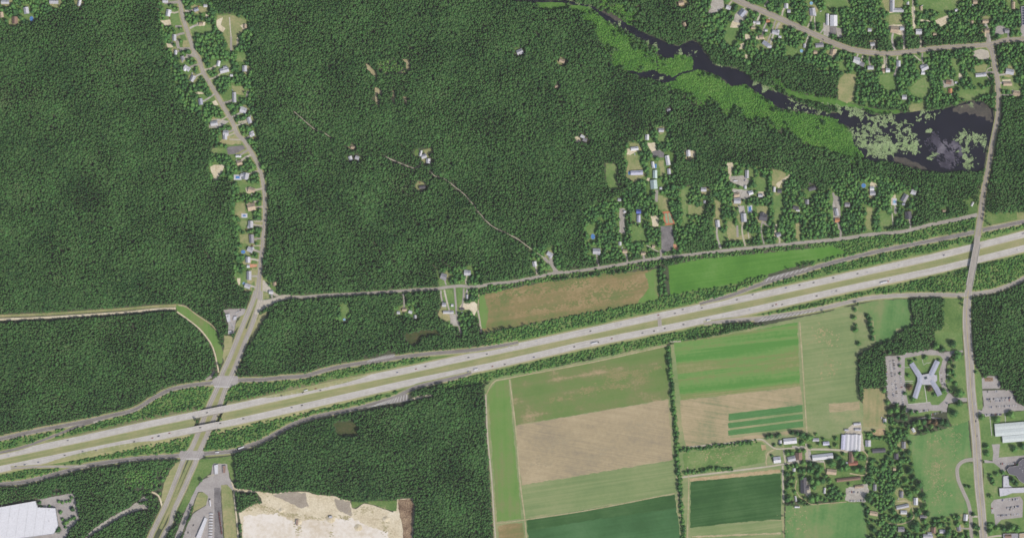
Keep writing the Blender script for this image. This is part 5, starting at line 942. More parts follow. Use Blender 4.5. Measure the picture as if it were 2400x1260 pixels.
NORTHE = houses(C1, ((412, 50, 9, 30, 0, 'light', (13, -11, 26, 9)), (546, 30, 5, 6, 0, 'white'), (430, 260, 18, 14, -5, 'tan'), (495, 250, 9, 8, 0, 'light'), (640, 278, 13, 12, 0, 'white'), (967, 90, 6, 5, 20, 'white'), (1220, 188, 13, 8, 0, 'tan'), (1232, 270, 10, 8, 0, 'tan'), (1405, 270, 10, 10, 5, 'grey'), (215, 262, 8, 7, 0, 'light'), (238, 385, 9, 8, 10, 'light'), (100, 525, 14, 14, -15, 'white', (7, -4, 9, 8)), (150, 560, 9, 9, -20, 'grey'), (222, 590, 13, 8, 0, 'light'), (372, 612, 9, 9, 0, 'white'), (335, 610, 6, 6, 0, 'brown'), (465, 555, 9, 13, 0, 'light'), (690, 590, 17, 12, 25, 'light', (-4, 5, 7, 7)), (678, 637, 8, 6, 0, 'white'), (515, 845, 10, 10, 0, 'light'), (915, 790, 8, 10, 0, 'orange'), (900, 715, 12, 9, -10, 'brown'), (965, 718, 5, 4, 0, 'white'), (1180, 652, 24, 8, 5, 'light'), (1430, 625, 18, 12, -10, 'light'), (1412, 730, 19, 8, 0, 'tan'), (1490, 812, 15, 9, -15, 'tan'), (1462, 50, 7, 16, 0, 'tan'), (780, 298, 7, 5, 0, 'tan'), (1105, 195, 5, 6, 0, 'tan'), (1130, 20, 9, 9, 0, 'tan'), (662, 75, 5, 9, 0, 'tan')), 0)
row_of(NORTHE, 'along the eastern river road', 'from the west', kx, group='houses along the eastern river road')
SOUTHE = houses(C3, ((510, 452, 9, 15, 0, 'grey'), (295, 500, 30, 9, 4, 'dark'), (500, 985, 29, 8, 12, 'light'), (510, 1035, 14, 8, 0, 'white'), (615, 940, 9, 16, 0, 'white'), (680, 1072, 15, 7, 4, 'grey'), (488, 1182, 14, 11, 0, 'grey'), (770, 1190, 10, 13, 0, 'brown'), (990, 1172, 8, 13, 10, 'grey'), (720, 1242, 22, 9, 0, 'light', (4, 5, 9, 8)), (845, 1200, 12, 8, 0, 'light'), (1048, 1080, 9, 14, -5, 'white'), (595, 322, 6, 10, 30, 'white'), (445, 550, 10, 13, 0, 'dark'), (490, 880, 8, 14, 0, 'grey'), (250, 1045, 18, 9, -10, 'tan'), (345, 240, 7, 9, 0, 'light'), (430, 660, 6, 6, 0, 'tan'), (260, 820, 7, 14, 0, 'grey'), (1415, 1240, 0.1 + 14, 12, 0, 'brown')), 0)
row_of(SOUTHE, 'south of the clinic', 'from the north', ky, group='houses south of the clinic')
FARM = houses(D4, ((375, 380, 30, 13, 5, 'white'), (255, 400, 6, 10, 0, 'white'), (215, 612, 16, 14, 5, 'white'), (395, 600, 17, 11, 12, 'light'), (482, 570, 15, 16, 0, 'brown'), (775, 575, 48, 13, 6, 'white'), (692, 365, 14, 7, 0, 'light'), (818, 410, 14, 8, 3, 'lavender'), (885, 760, 22, 12, -6, 'tan'), (1095, 850, 56, 7, 6, 'brown'), (1130, 580, 11, 24, 0, 'brown'), (1150, 655, 22, 9, 4, 'red'), (1080, 655, 6, 6, 0, 'white'), (425, 735, 6, 7, 0, 'white'), (800, 990, 4, 13, -4, 'white'), (445, 1090, 3.5, 12, 10, 'white'), (462, 1190, 11, 3.5, 0, 'white'), (1225, 940, 20, 6, 5, 'tan'), (1070, 245, 9, 4, 0, 'light'), (1210, 240, 14, 5, 0, 'light'), (1200, 170, 16, 5, 5, 'light'), (1335, 410, 12, 14, 0, 'light')), 0)
row_of(FARM, 'among the farm buildings', 'from the west', kx, name='barn', cat='barn', group='farm buildings')
# farmhouse with cross wing, barn with parallel bays
r = pitched('farmhouse', *D4((540, 925))[0], 14, 36, 2, 'dark', 'large dark roofed farmhouse between trees and a pale drive', 'house', 5.5, None, (6, -6, 12, 9), wallm='white')
(bxx, byy), = D4((1125, 400)); r = empty('great_barn', W(bxx, byy), R(-3)); tag(r, 'great barn of five parallel pale roofs at the farm', 'barn')
for i, (cx, w, c, dd) in enumerate(((-18.5, 9, 'lavender', 35), (-9, 9.6, 'white', 38), (.8, 9.6, 'light', 38), (10.2, 8.6, 'white', 40), (19, 7.6, 'white', 38))):
    gable(r, dd, w, 4.5, 1.5 + .2 * (i % 2), RM[c], WM['white'], cx, 0, math.pi / 2, .1)
land_line([(bxx, byy - 14), (bxx, byy + 14)], 26, 0)
(bxx, byy), = B8((1458, 182)); pitched('white_barn', bxx, byy, 16, 25, 0, 'white', 'large white roofed barn beside the long white shed north of the river road', 'barn', 5.0, chimney=False, wallm='white', steep=.25)
# warehouse
wh, ro0 = flat_block('warehouse', [(-120, 1208), (0, 1187), (85, 1172), (90, 1187), (132, 1189), (138, 1230), (128, 1249), (60, 1258), (-120, 1284)], 10, 'white', 'huge white flat roofed warehouse in the bottom left corner', 'warehouse', 'grey', 5, .8)
for k in range(7):
    part_box('roof_seam', ro0, .5, 74, 10.02, 10.25, M['trim'], -78 + k * 21 + 14, 0, R(-8))
for k, (px_, py_, rr_, hh_, lb) in enumerate(((700, 1222, 7, 3.5, 'small tan sand heap in the middle of the quarry'), (775, 1215, 9, 4, 'broad sand heap near the quarry machines'), (840, 1235, 8, 3.5, 'eastern sand heap in the quarry'), (660, 1195, 6, 3, 'low sand heap near the quarry silt'), (905, 1215, 7, 3, 'sand heap by the brown debris bank'))):
    vs, fs = [(0, 0, hh_)], []; n_ = 14
    for ring, (q_, z_) in enumerate(((.3, .8), (.65, .35), (1.0, 0.0))):
        for j in range(n_):
            a = j * 6.283 / n_; w_ = rr_ * q_ * (1 + .3 * noise.noise(Vector((math.cos(a) * 1.3, math.sin(a) * 1.3, k * 3))))
            vs.append((math.cos(a) * w_ * 1.3, math.sin(a) * w_, hh_ * z_ + .2))
    fs += [(0, 1 + j, 1 + (j + 1) % n_) for j in range(n_)]
    for ring in range(2): fs += [(1 + ring * n_ + j, 1 + (ring + 1) * n_ + j, 1 + (ring + 1) * n_ + (j + 1) % n_, 1 + ring * n_ + (j + 1) % n_) for j in range(n_)]
    o = mesh_obj('sand_heap', vs, fs, M['sand'], smooth=True); o.location = W(px_, py_, .2); tag(o, uniq(lb), 'sand heap', 'heaps in the quarry')
feather('vehicle_ruts', [(700, 1208, 60, 5, -8, 160), (640, 1196, 50, 6, -18, 140), (800, 1212, 40, 6, 0, 120), (700, 1232, 8, 22, 0, 60), (775, 1240, 8, 18, 0, 50), (900, 1235, 10, 24, 0, 90), (850, 1195, 40, 8, 8, 120), (600, 1185, 30, 8, 20, 90)], M['track'], 'brownish vehicle ruts on the quarry sand', .40, 21, (.5, 1.5), 2.0)
flat_block('quarry_plant', A8((690, 985), (730, 985), (730, 1010), (690, 1010)), 5, 'light', 'small pale sorting plant in the quarry', 'machine', 'grey', 0, .2)
flat_block('quarry_plant', A8((285, 1030), (310, 1030), (305, 1100), (280, 1095)), 4, 'brown', 'brown upright hopper in the western quarry', 'machine', 'brick', 0, .2)
# the cross-shaped clinic
(hx, hy), = D1((735, 525)); r = empty('clinic', W(hx, hy)); tag(r, 'slate roofed cross-shaped clinic with four bent wings', 'building'); uniq(r['label'])
def wing_seg(a, b_, wd, rm='slate', h=6.0, rs=1.3):
    (ax, ay), (b1, b2) = D1(a, b_); p, q = W(ax, ay), W(b1, b2); L = (q - p).length; m_ = (p + q) / 2 - W(hx, hy)
    gable(r, L, wd, h + hr.random() * .12, rs, RM[rm], WM['brick'], m_.x, m_.y, math.atan2(q.y - p.y, q.x - p.x), .3)
for a, b_, wd in (((512, 305), (588, 425), 11.5), ((578, 405), (640, 505), 12), ((632, 490), (630, 590), 11), ((630, 570), (560, 790), 11.5), ((880, 272), (780, 480), 12), ((790, 545), (870, 665), 11.5), ((862, 650), (912, 752), 11.5)): wing_seg(a, b_, wd)
hub = [W(x, y) - W(hx, hy) for x, y in D1((640, 470), (740, 450), (870, 470), (875, 545), (800, 605), (665, 605))]
hub.reverse()
vs = [Vector((p.x, p.y, z)) for z in (0, 6.6) for p in hub]; n_ = len(hub)
mesh_obj('hub_wall', vs, [(i, (i + 1) % n_, n_ + (i + 1) % n_, n_ + i) for i in range(n_)], WM['brick'], r)
hubroof = mesh_obj('hub_roof', [Vector((p.x, p.y, 6.6)) for p in hub], [tuple(range(n_))], RM['light'], r)
sk = empty('x', (0, 0, 0)) if False else None
(sx, sy), = D1((712, 508)); part_box('skylight', hubroof, 6.5, 5.5, 6.62, 7.6, M['glassroof'], sx - hx, hy - sy, R(20))
for a in ((820, 500), (760, 560), (690, 565), (800, 540)):
    (sx, sy), = D1(a); part_box('roof_unit', hubroof, 2.2, 1.6, 6.62, 7.6, M['trim'], sx - hx, hy - sy, R(hr.uniform(0, 90)))
land_line(D1((560, 330), (690, 520), (850, 300)), 16, 0); land_line(D1((570, 780), (690, 520), (900, 740)), 16, 0)
# east campus halls
(bxx, byy), = C3((1455, 350)); r = empty('metal_hall', W(bxx, byy), R(4.5)); tag(r, 'long pale green metal roofed hall with three parallel bays', 'building')
for i, (cx, cy, w, d) in enumerate(((20, 18, 122, 14.5), (20, 3.2, 122, 14.5), (28, -12.5, 106, 15.5))):
    gable(r, w, d, 5.5, 1.3, RM['cool'], WM['white'], cx, cy, 0, .05)
land_line([(bxx - 35, byy), (bxx + 60, byy)], 28, 0)
flat_block('school', D3((565, 340), (600, 300), (720, 285), (725, 240), (770, 200), (900, 190), (900, 520), (780, 520), (730, 480), (690, 420), (600, 400)), 7, 'dark', 'dark grey flat roofed school building at the right edge', 'school', 'brick', 8, .5)
flat_block('school_wing', D3((465, 590), (775, 580), (900, 575), (900, 645), (640, 655), (560, 685), (475, 700)), 5, 'light', 'pale flat roofed school wing north of the parking lot', 'school', 'cream', 4, .4)
flat_block('link_corridor', D3((520, 430), (590, 420), (600, 545), (640, 575), (520, 578)), 4, 'light', 'small pale flat roofed annex west of the school courtyard', 'school', 'cream', 1, .3)
flat_block('shop', D3((520, 1200), (720, 1195), (720, 1400), (520, 1400)), 5, 'grey', 'grey flat roofed shop at the bottom right corner', 'shop', 'grey', 3, .4)
flat_block('shop', D3((735, 1195), (900, 1185), (900, 1400), (735, 1400)), 5, 'tan', 'cream flat roofed shop at the bottom right corner', 'shop', 'cream', 2, .4)
# solar roof
r, ro = flat_block('solar_hall', C1((1530, 60), (1600, 55), (1605, 220), (1535, 225)), 5, 'grey', 'flat hall covered with dark solar panels at the right edge', 'building', 'grey', 0, .3)
for i in range(7):
    for j in range(3): part_box('solar_panel', ro, 4.2, 4.6, 5.15, 5.4, M['solar'], -5.5 + j * 5, 18 - i * 6)
flat_block('roadside_shop', A4((665, 615), (705, 610), (712, 680), (682, 688)), 4, 'white', 'white roadside shop in the triangular lot', 'shop', 'white', 1, .3)
flat_block('roadside_shed', A4((740, 635), (770, 630), (765, 665), (735, 670)), 3, 'light', 'pale shed east of the roadside shop', 'shed', 'white', 0, .2)
flat_block('roadside_shed', A4((690, 765), (720, 765), (720, 795), (690, 792)), 3, 'white', 'white shed at the south tip of the triangular lot', 'shed', 'white', 0, .2)
flat_block('depot_shed', A7((528, 1000), (560, 1020), (478, 1265), (418, 1250)), 4.5, 'white', 'long slanting white canopy in the depot yard', 'depot', 'white', 0, .2)
flat_block('depot_shed', A7((640, 365), (690, 350), (690, 470), (650, 475)), 4, 'white', 'white storage shed at the top of the depot drive', 'shed', 'white', 0, .2)
flat_block('depot_shed', A7((745, 370), (785, 365), (780, 460), (750, 460)), 4, 'brown', 'brown storage shed at the top of the depot drive', 'shed', 'brick', 0, .2)
for i in range(5):
    (cx, cy), = A7((702 + i * 7.5, 960 + i * 56)); r = empty('shipping_container', W(cx, cy), R(8)); tag(r, uniq(f'rust red container in the depot line, {ordinal(i)} from the north'), 'container', 'containers along the depot lane')
    part_box('box', r, 2.4, 9.6, .5, 3.1, M['rust']); part_box('roof_edge', r, 2.5, .3, 3.1, 3.2, M['trim'], 0, 4.6)

# ------------------------------------------------------------------ pools
def pool(x, y, rx, ry, deckx, decky, label, mat='poolwater', a=0.0, rnd=True):
    r = empty('swimming_pool', W(x, y, .3), R(a)); tag(r, uniq(label), 'pool', 'garden swimming pools')
    if deckx: part_box('deck', r, deckx * 2, decky * 2, .1, .35, M['deck'])
    n = 18 if rnd else 4; off = 0 if rnd else math.pi / 4; s = 1 if rnd else 1.41
    ring = [(math.cos(off + i * 2 * math.pi / n) * s, math.sin(off + i * 2 * math.pi / n) * s) for i in range(n)]
    vs = [(c * rx, q * ry, z) for z in (.0, .9) for c, q in ring] + [(c * (rx - .25), q * (ry - .25), .9) for c, q in ring]
    mesh_obj('rim', vs, [(i, (i + 1) % n, n + (i + 1) % n, n + i) for i in range(n)] + [(n + i, n + (i + 1) % n, 2 * n + (i + 1) % n, 2 * n + i) for i in range(n)], M['deck'], r)
    mesh_obj('water', [(c * (rx - .25), q * (ry - .25), .72) for c, q in ring], [tuple(range(n))], M[mat], r)
    land_line([(x - 1, y), (x + 1, y)], max(rx, ry, deckx) + 3, 0)
for (p, rx, ry, dx, dy, lb, mt, a, rn) in ((A1((292, 175))[0], 4.5, 6, 0, 0, 'round blue pool in the northwest corner neighbourhood', 'poolwater', 0, True), (A3((776, 455))[0], 5, 3.2, 9, 6, 'blue pool on a grey deck west of the winding road', 'poolwater', 0, False), (A3((838, 808))[0], 4.2, 2.2, 7, 5, 'blue pool on a white deck in the house row', 'poolwater', 0, True), (A3((828, 1142))[0], 5.4, 4.4, 0, 0, 'round blue pool in the southern house row', 'poolwater', 0, True), (A4((833, 330))[0], 3.4, 3.4, 0, 0, 'small pale round pool near the fork', 'palepool', 0, True), (C8((185, 112))[0], 3.4, 3, 0, 0, 'small pale round pool in the wood', 'palepool', 0, True),
    (B5((196, 1080))[0], 5, 6.5, 0, 0, 'oval blue pool by the forest edge', 'poolwater', 10, True), (B5((772, 430))[0], 3, 5, 0, 0, 'narrow blue pool in the long compound', 'poolwater', 0, False), (B5((534, 495))[0], 3, 4, 0, 0, 'small blue pool at the end of the lavender roof', 'poolwater', 0, False), (B6((463, 590))[0], 3.4, 5.4, 5.5, 9, 'blue pool on a white deck among eastern houses', 'poolwater', 3, False), (B6((1512, 374))[0], 5.4, 5.4, 0, 0, 'round blue pool under the eastern trees', 'poolwater', 0, True), (B7((432, 492))[0], 3.6, 3.6, 5, 8, 'pale round pool on a pale deck near the main road', 'palepool', 0, True),
    (B8((1265, 30))[0], 4, 4, 0, 0, 'pale round pool north of the river road', 'palepool', 0, True), (B8((1180, 444))[0], 4, 4, 0, 0, 'pale round pool south of the river road', 'palepool', 0, True)): pool(p[0], p[1], rx, ry, dx, dy, lb, mt, a, rn)

# ------------------------------------------------------------------ vehicles
def loft(secs):
    """closed body from rectangular cross-sections (x, half width low, half width high, z low, z high)"""
    vs, fs = [], []
    for x, a, b_, z0, z1 in secs: vs += [(x, -a, z0), (x, a, z0), (x, b_, z1), (x, -b_, z1)]
    for i in range(len(secs) - 1):
        k = i * 4
        for j in range(4): fs.append((k + j, k + (j + 1) % 4, k + 4 + (j + 1) % 4, k + 4 + j)[::-1])
    n = len(vs); fs += [(0, 1, 2, 3), (n - 1, n - 2, n - 3, n - 4)]
    return vs, fs
def car_mesh(paint):
    vs, fs = loft([(-2.3, .78, .7, .35, .75), (-2.15, .9, .84, .3, .92), (-.9, .93, .88, .28, .98), (1.0, .93, .88, .28, .95), (2.1, .9, .8, .3, .8), (2.35, .76, .68, .35, .65)]); mi = [0] * len(fs)
    k = len(vs); v2, f2 = loft([(-1.95, .82, .8, .9, .93), (-1.35, .8, .66, .92, 1.42), (.25, .8, .66, .92, 1.45), (1.15, .8, .78, .9, .95)]); vs += v2; fs += [tuple(i + k for i in f) for f in f2]
    mi += [1 if True else 0] * len(f2); k2 = len(vs)
    vs += [(-1.4, -.64, 1.45), (.3, -.64, 1.47), (.3, .64, 1.47), (-1.4, .64, 1.45)]; fs.append((k2, k2 + 1, k2 + 2, k2 + 3)); mi.append(0)
    for wx in (-1.4, 1.4):
        for s in (-1, 1):
            k = len(vs); n = 8
            for yy in (.7, .95): vs += [(wx + .33 * math.cos(q * math.pi / 4), s * yy, .33 + .33 * math.sin(q * math.pi / 4)) for q in range(n)]
            fs += [(k + q, k + (q + 1) % n, k + n + (q + 1) % n, k + n + q) for q in range(n)] + [tuple(k + n + q for q in range(n))]; mi += [2] * (n + 1)
    me = bpy.data.meshes.new('car'); me.from_pydata(vs, [], fs); me.update()
    for m_ in (paint, M['carglass'], M['tyre']): me.materials.append(m_)
    for p, q in zip(me.polygons, mi): p.material_index = q
    return me
CARS = {k: car_mesh(v) for k, v in CM.items()}
def truck_mesh(length, box_h, boxm, cabm):
    vs, fs, mi = [], [], []
    def add(x0, x1, w, z0, z1, m_):
        n0 = len(fs); box(vs, fs, x0, x1, -w, w, z0, z1); mi.extend([m_] * (len(fs) - n0))
    L = length / 2
    add(-L, L - 3.4, 1.28, 1.0, box_h, 0); add(L - 3.0, L - .9, 1.2, .6, 2.9, 1); add(L - .9, L, 1.05, .6, 1.6, 1); add(L - .95, L - .86, 1.0, 1.7, 2.6, 2); add(-L + .3, L - .4, .5, .6, .98, 3)
    for wx in (-L + 1.2, -L + 2.6, L - 4.2, L - 1.2): add(wx - .5, wx + .5, 1.22, 0, 1.0, 3)
    me = bpy.data.meshes.new('truck'); me.from_pydata([tuple(v) for v in vs], [], fs); me.update()
    for m_ in (boxm, cabm, M['carglass'], M['tyre']): me.materials.append(m_)
    for p, q in zip(me.polygons, mi): p.material_index = q
    return me
TRUCK = {'semi': truck_mesh(18, 4.0, CM['white'], CM['black']), 'semiw': truck_mesh(20, 4.0, CM['white'], CM['red']), 'box': truck_mesh(9.5, 3.4, CM['white'], CM['white'])}
def vehicle(me, x, y, a, z, label, cat, group):
    o = link(bpy.data.objects.new(cat.replace(' ', '_'), me)); o.location = W(x, y, z); o.rotation_euler = (0, 0, R(a))
    return tag(o, uniq(label), cat, group)
cr = random.Random(5)
PICK = ['white'] * 14 + ['silver'] * 8 + ['grey'] * 4 + ['black'] * 4 + ['red'] * 2 + ['blue'] * 3 + ['tan'] * 2
def lot_row(a, b_, n, ang, where, prob=1.0, group='parked cars', cols=PICK, z=.46):
    k = 0
    for i in range(n):
        c = cr.choice(cols); t = i / max(1, n - 1); j = cr.uniform(-.3, .3); go = cr.random() < prob
        if not go: continue
        x, y = lerp(a[0], b_[0], t), lerp(a[1], b_[1], t)
        vehicle(CARS[c], x + j, y + cr.uniform(-.2, .2), ang + cr.choice((0, 180)) + cr.uniform(-2, 2), z, f'{c} car, {ordinal(k)} {where}', 'car', group); k += 1
G1 = 'cars parked at the clinic'
lot_row(*D1((218, 275), (240, 485)), 10, 3, 'from the north in the first western clinic row', .9, G1)
lot_row(*D1((240, 560), (265, 770)), 10, 3, 'from the north in the southwestern clinic row', .8, G1)
lot_row(*D1((262, 262), (285, 475)), 10, 3, 'from the north in the second western clinic row', .75, G1)
lot_row(*D1((290, 555), (312, 770)), 10, 3, 'from the north in the second southwestern clinic row', .75, G1)
lot_row(*D1((345, 275), (395, 850)), 20, 3, 'from the north in the tree-dotted clinic row', .7, G1)
lot_row(*D1((158, 345), (182, 760)), 16, 3, 'from the north along the western clinic kerb', .7, G1)
lot_row(*D1((388, 172), (440, 165)), 2, 8, 'from the west at the northern clinic drive', 1, G1)
lot_row(*D1((258, 868), (400, 868)), 6, 90, 'from the west along the southern clinic kerb', .7, G1)
lot_row(*D1((932, 440), (950, 605)), 7, 3, 'from the north along the eastern clinic walk', .8, G1)
lot_row(*D1((1022, 465), (1032, 570)), 3, 3, 'from the north beside the eastern clinic hedge', 1, G1)
lot_row(*D1((570, 980), (760, 962)), 11, 90, 'from the west north of the planted clinic island', .75, G1)
lot_row(*D1((800, 1022), (945, 985)), 9, 90, 'from the west south of the planted clinic island', 1, G1)
G2 = 'cars parked at the east campus'
lot_row(*D2((575, 590), (1020, 560)), 19, 90, 'from the west in the upper middle campus row', .85, G2, z=.40)
lot_row(*D2((590, 632), (1010, 602)), 18, 90, 'from the west in the lower middle campus row', .55, G2, z=.40)
lot_row(*D2((560, 738), (1110, 700)), 24, 90, 'from the west along the campus south kerb', .5, G2, z=.40)
lot_row(*D2((545, 872), (835, 868)), 13, 90, 'from the west in the row by the footpath', .85, G2, z=.40)
lot_row(*D2((560, 452), (860, 440)), 13, 90, 'from the west along the campus north kerb', .35, G2, z=.40)
G3 = 'cars parked at the school'
lot_row(*D3((570, 855), (725, 832)), 10, 90, 'from the west in the upper school lot row', .8, G3, z=.40)
lot_row(*D3((580, 880), (725, 860)), 10, 90, 'from the west in the middle school lot row', .35, G3, z=.40)
lot_row(*D3((450, 958), (730, 938)), 16, 90, 'from the west in the lower school lot row', .6, G3, z=.40)
lot_row(*D3((372, 860), (376, 920)), 4, 0, 'from the north along the school lot west edge', .8, G3, z=.40)
lot_row(*D3((470, 262), (700, 262)), 12, 90, 'from the west along the school forecourt', .75, G3, z=.40)
lot_row(*D3((510, 750), (720, 735)), 12, 90, 'from the west beside the school wing', .5, G3, z=.40)
G4 = 'cars parked at the farm'
lot_row(*D4((1115, 1005), (1250, 1012)), 8, 80, 'from the west in the upper farm lot row', .7, G4, z=.40)
lot_row(*D4((1115, 1115), (1300, 1112)), 11, 80, 'from the west in the lower farm lot row', .75, G4, ['white', 'white', 'silver', 'grey'], z=.40)
for i in range(9):
    (x, y), = A7((606 - i * 1.5, 960 + i * 35)); vehicle(TRUCK['box'], x, y, 176 + cr.uniform(-4, 4), .42, f'white box truck in the depot row, {ordinal(i)} from the north', 'truck', 'trucks parked at the depot')
(x, y), = A7((592, 820)); vehicle(TRUCK['semi'], x, y, 96, .42, 'white trailer truck parked above the depot truck row', 'truck', 'trucks parked at the depot')
for i, (a, c) in enumerate((((385, 1100), 'black'), ((320, 1190), 'black'), ((345, 1215), 'white'))):
    (x, y), = A7(a); vehicle(CARS[c], x, y, 60 + i * 25, .42, f'{c} car, {ordinal(i)} from the north on the open depot yard', 'car', 'cars on the depot yard')
for c, ax, ay, an, lb in HOMECARS: vehicle(CARS[c], ax, ay, an, .4, lb, 'car', 'cars parked at the houses')
lot_row(*A4((765, 600), (800, 575)), 3, 40, 'from the west in the roadside shop lot', 1, 'cars at the roadside shop', z=.4)
lot_row(*A4((715, 700), (735, 745)), 4, 15, 'from the north beside the roadside shop', 1, 'cars at the roadside shop', ['white', 'silver'], z=.4)
HWCARS_W = ((486, 966), (660, 926), (710, 919), (740, 910), (751, 914), (159, 1031), (20, 1068), (931, 872), (975, 864), (997, 858), (1098, 837), (1141, 829), (1193, 812), (1257, 799), (1384, 775), (1456, 760), (1582, 734), (1543, 738), (1600, 725), (1645, 721), (1727, 702), (1764, 690), (1842, 674), (1874, 668), (1907, 662), (1953, 651), (2010, 641), (2033, 638), (2107, 622), (2212, 598), (2398, 547))
HWCARS_E = ((684, 954), (708, 949), (398, 1014), (373, 1020), (470, 1001), (517, 991), (571, 980), (90, 1082), (58, 1088), (37, 1092), (194, 1057), (152, 1066), (225, 1054), (315, 1034), (358, 1025), (372, 1021), (1097, 870), (1154, 858), (1183, 853), (1251, 836), (1346, 812), (1434, 793), (1506, 780), (1533, 775), (1558, 769), (1602, 760), (1696, 740), (1758, 726), (1811, 716), (1819, 713), (1833, 713), (1914, 693), (1950, 684), (1960, 681), (2087, 654), (2385, 585))
for lst, line, nm in ((HWCARS_W, WB, 'westbound'), (HWCARS_E, EB, 'eastbound')):
    for i, (x, y) in enumerate(sorted(lst)):
        yl = interp(line, x); y = min(max(y, yl - 6), yl + 6); a = math.degrees(math.atan2(interp(line, x - 10) - interp(line, x + 10), 20)) + (180 if nm == 'westbound' else 0)
        c = cr.choice(['black', 'black', 'grey', 'black', 'blue', 'white', 'grey', 'red'])
        vehicle(CARS[c], x, y, a, hz(x) + .03, f'{c} car driving on the {nm} carriageway, {ordinal(i)} from the west', 'car', f'cars on the {nm} carriageway')
for k, x, y, a, z, lb in (('semi', 1395, 803, 12, .5, 'white trailer truck on the eastbound carriageway below the brown field'), ('semiw', 2073, 661, 12, .5, 'long white trailer truck with red cab on the eastbound carriageway'), ('box', 1116, 865, 12, .5, 'white box truck on the eastbound carriageway near the hatched gore'), ('box', 717, 914, 192, hz(717) + .03, 'white box truck on the westbound carriageway'), ('box', 1661, 750, 12, .5, 'white box truck where the eastbound carriageway meets the ramp'), ('box', 509, 1059, 184, .45, 'white box truck on the southern service road near the crossroads'), ('semi', 564, 1049, 200, .45, 'white trailer truck on the southern service road by the wood'), ('box', 1724, 424, 0, .4, 'white truck parked in the grey yard east of the compound')):
    vehicle(TRUCK[k], x, y, a, z, lb, 'truck', 'trucks on the roads')
for x, y, a, c, lb in ((580, 792, 68, 'white', 'white car northbound on the divided road'), (2271, 753, 90, 'white', 'white car on the main road near the ramp crossing'), (2285, 946, 88, 'white', 'white car on the main road beside the campus lot'), (2287, 986, 88, 'black', 'black car on the main road beside the long lawn'), (2290, 1021, 268, 'grey', 'grey car on the main road above the driveway loop'), (425, 1078, 20, 'white', 'white car turning at the southern crossroads'), (496, 898, 10, 'white', 'white car at the northern crossroads')):
    vehicle(CARS[c], x, y, a, .5, lb, 'car', 'cars on the other roads')

# ------------------------------------------------------------------ trees
def crown_mesh(name, seed, mat, leafy=70, tall=1.0, spread=1.0, rough=.38, smooth=False, stem=0.0):
    """a crown of radius about 1 built of uneven leaf clumps with loose sprays"""
    rr = random.Random(seed); bm = bmesh.new()
    nC = rr.randint(8, 12)
    for i in range(nC):
        a = rr.random() * 6.283; d = rr.uniform(.05, .68) * spread if i else 0
        s = rr.uniform(.26, .46) if i else .55
        zc = (.95 - d * .75 + rr.uniform(-.12, .2)) * tall
        res = bmesh.ops.create_icosphere(bm, subdivisions=2 if i == 0 else 1, radius=s)
        ofs = Vector((math.cos(a) * d, math.sin(a) * d, zc))
        for v in res['verts']:
            k = 1 + rough * noise.noise(v.co * 4.5 + Vector((seed, i * 3.7, 0)))
            v.co = Vector((v.co.x * k, v.co.y * k, v.co.z * k * 1.05)) + ofs
    for i in range(leafy):
        a = rr.random() * 6.283; d = math.sqrt(rr.random()) * 1.02 * spread; z = (1.28 - d * .85 + rr.uniform(-.35, .08)) * tall
        p = Vector((math.cos(a) * d, math.sin(a) * d, z)); s = rr.uniform(.07, .16)
        u = Vector((rr.uniform(-1, 1), rr.uniform(-1, 1), rr.uniform(-.5, .5))).normalized(); w = u.cross(Vector((rr.uniform(-.4, .4), rr.uniform(-.4, .4), 1))).normalized()
        q = [bm.verts.new(p + u * s), bm.verts.new(p + w * s * .7), bm.verts.new(p - u * s), bm.verts.new(p - w * s * .7)]
        bm.faces.new(q)
    if stem:
        ring = [[bm.verts.new((math.cos(q * 1.2566) * w, math.sin(q * 1.2566) * w, z)) for q in range(5)] for w, z in ((.07, -stem), (.04, .7))]
        for q in range(5): bm.faces.new((ring[0][q], ring[0][(q + 1) % 5], ring[1][(q + 1) % 5], ring[1][q])).material_index = 1
    me = bpy.data.meshes.new(name); bm.to_mesh(me); bm.free(); me.materials.append(mat); me.materials.append(M['bark'])
    if smooth:
        for p in me.polygons: p.use_smooth = True
    return me
def trunk_mesh():
    vs, fs = [], []
    def limb(p, q, r0, r1, n=6):
        k = len(vs); ax = (q - p).normalized(); u = ax.orthogonal().normalized(); w = ax.cross(u)
        for c, r_ in ((p, r0), (q, r1)): vs.extend(c + (u * math.cos(i * 6.283 / n) + w * math.sin(i * 6.283 / n)) * r_ for i in range(n))
        fs.extend((k + i, k + (i + 1) % n, k + n + (i + 1) % n, k + n + i) for i in range(n))
    limb(Vector((0, 0, 0)), Vector((0, 0, .75)), .075, .045)
    for a in (0, 2.1, 4.2): limb(Vector((0, 0, .55)), Vector((math.cos(a) * .45, math.sin(a) * .45, .95)), .04, .015, 5)
    me = bpy.data.meshes.new('trunk'); me.from_pydata([tuple(v) for v in vs], [], fs); me.materials.append(M['bark']); return me
TRUNK = trunk_mesh()
def family(name, mat, n, seed, leafy=60, tall=1.0, rough=.38, smooth=False, stem=0.0): return [crown_mesh(name, seed + i, mat, leafy, tall, 1.0, rough, smooth, stem) for i in range(n)]
CR_YARD = family('crown', M['leaf_yard'], 6, 40, 110, 1.0); CR_RED = family('crown', M['leaf_red'], 2, 60, 110)
tr = random.Random(21); TREES = 0
def tree(x, y, r_, label, group, red=False, tallness=1.25, name='tree'):
    global TREES
    z = base_z(x, y); o = empty(name, W(x, y, z), tr.random() * 6.283); h = r_ * tallness * tr.uniform(.9, 1.15)
    o.scale = (r_, r_, h); tag(o, uniq(label), 'tree', group)
    link(bpy.data.objects.new('trunk', TRUNK), o); link(bpy.data.objects.new('crown', tr.choice(CR_RED if red else CR_YARD)), o)
    land_line([(x - .5, y), (x + .5, y)], r_ + 2.5, 0); TREES += 1
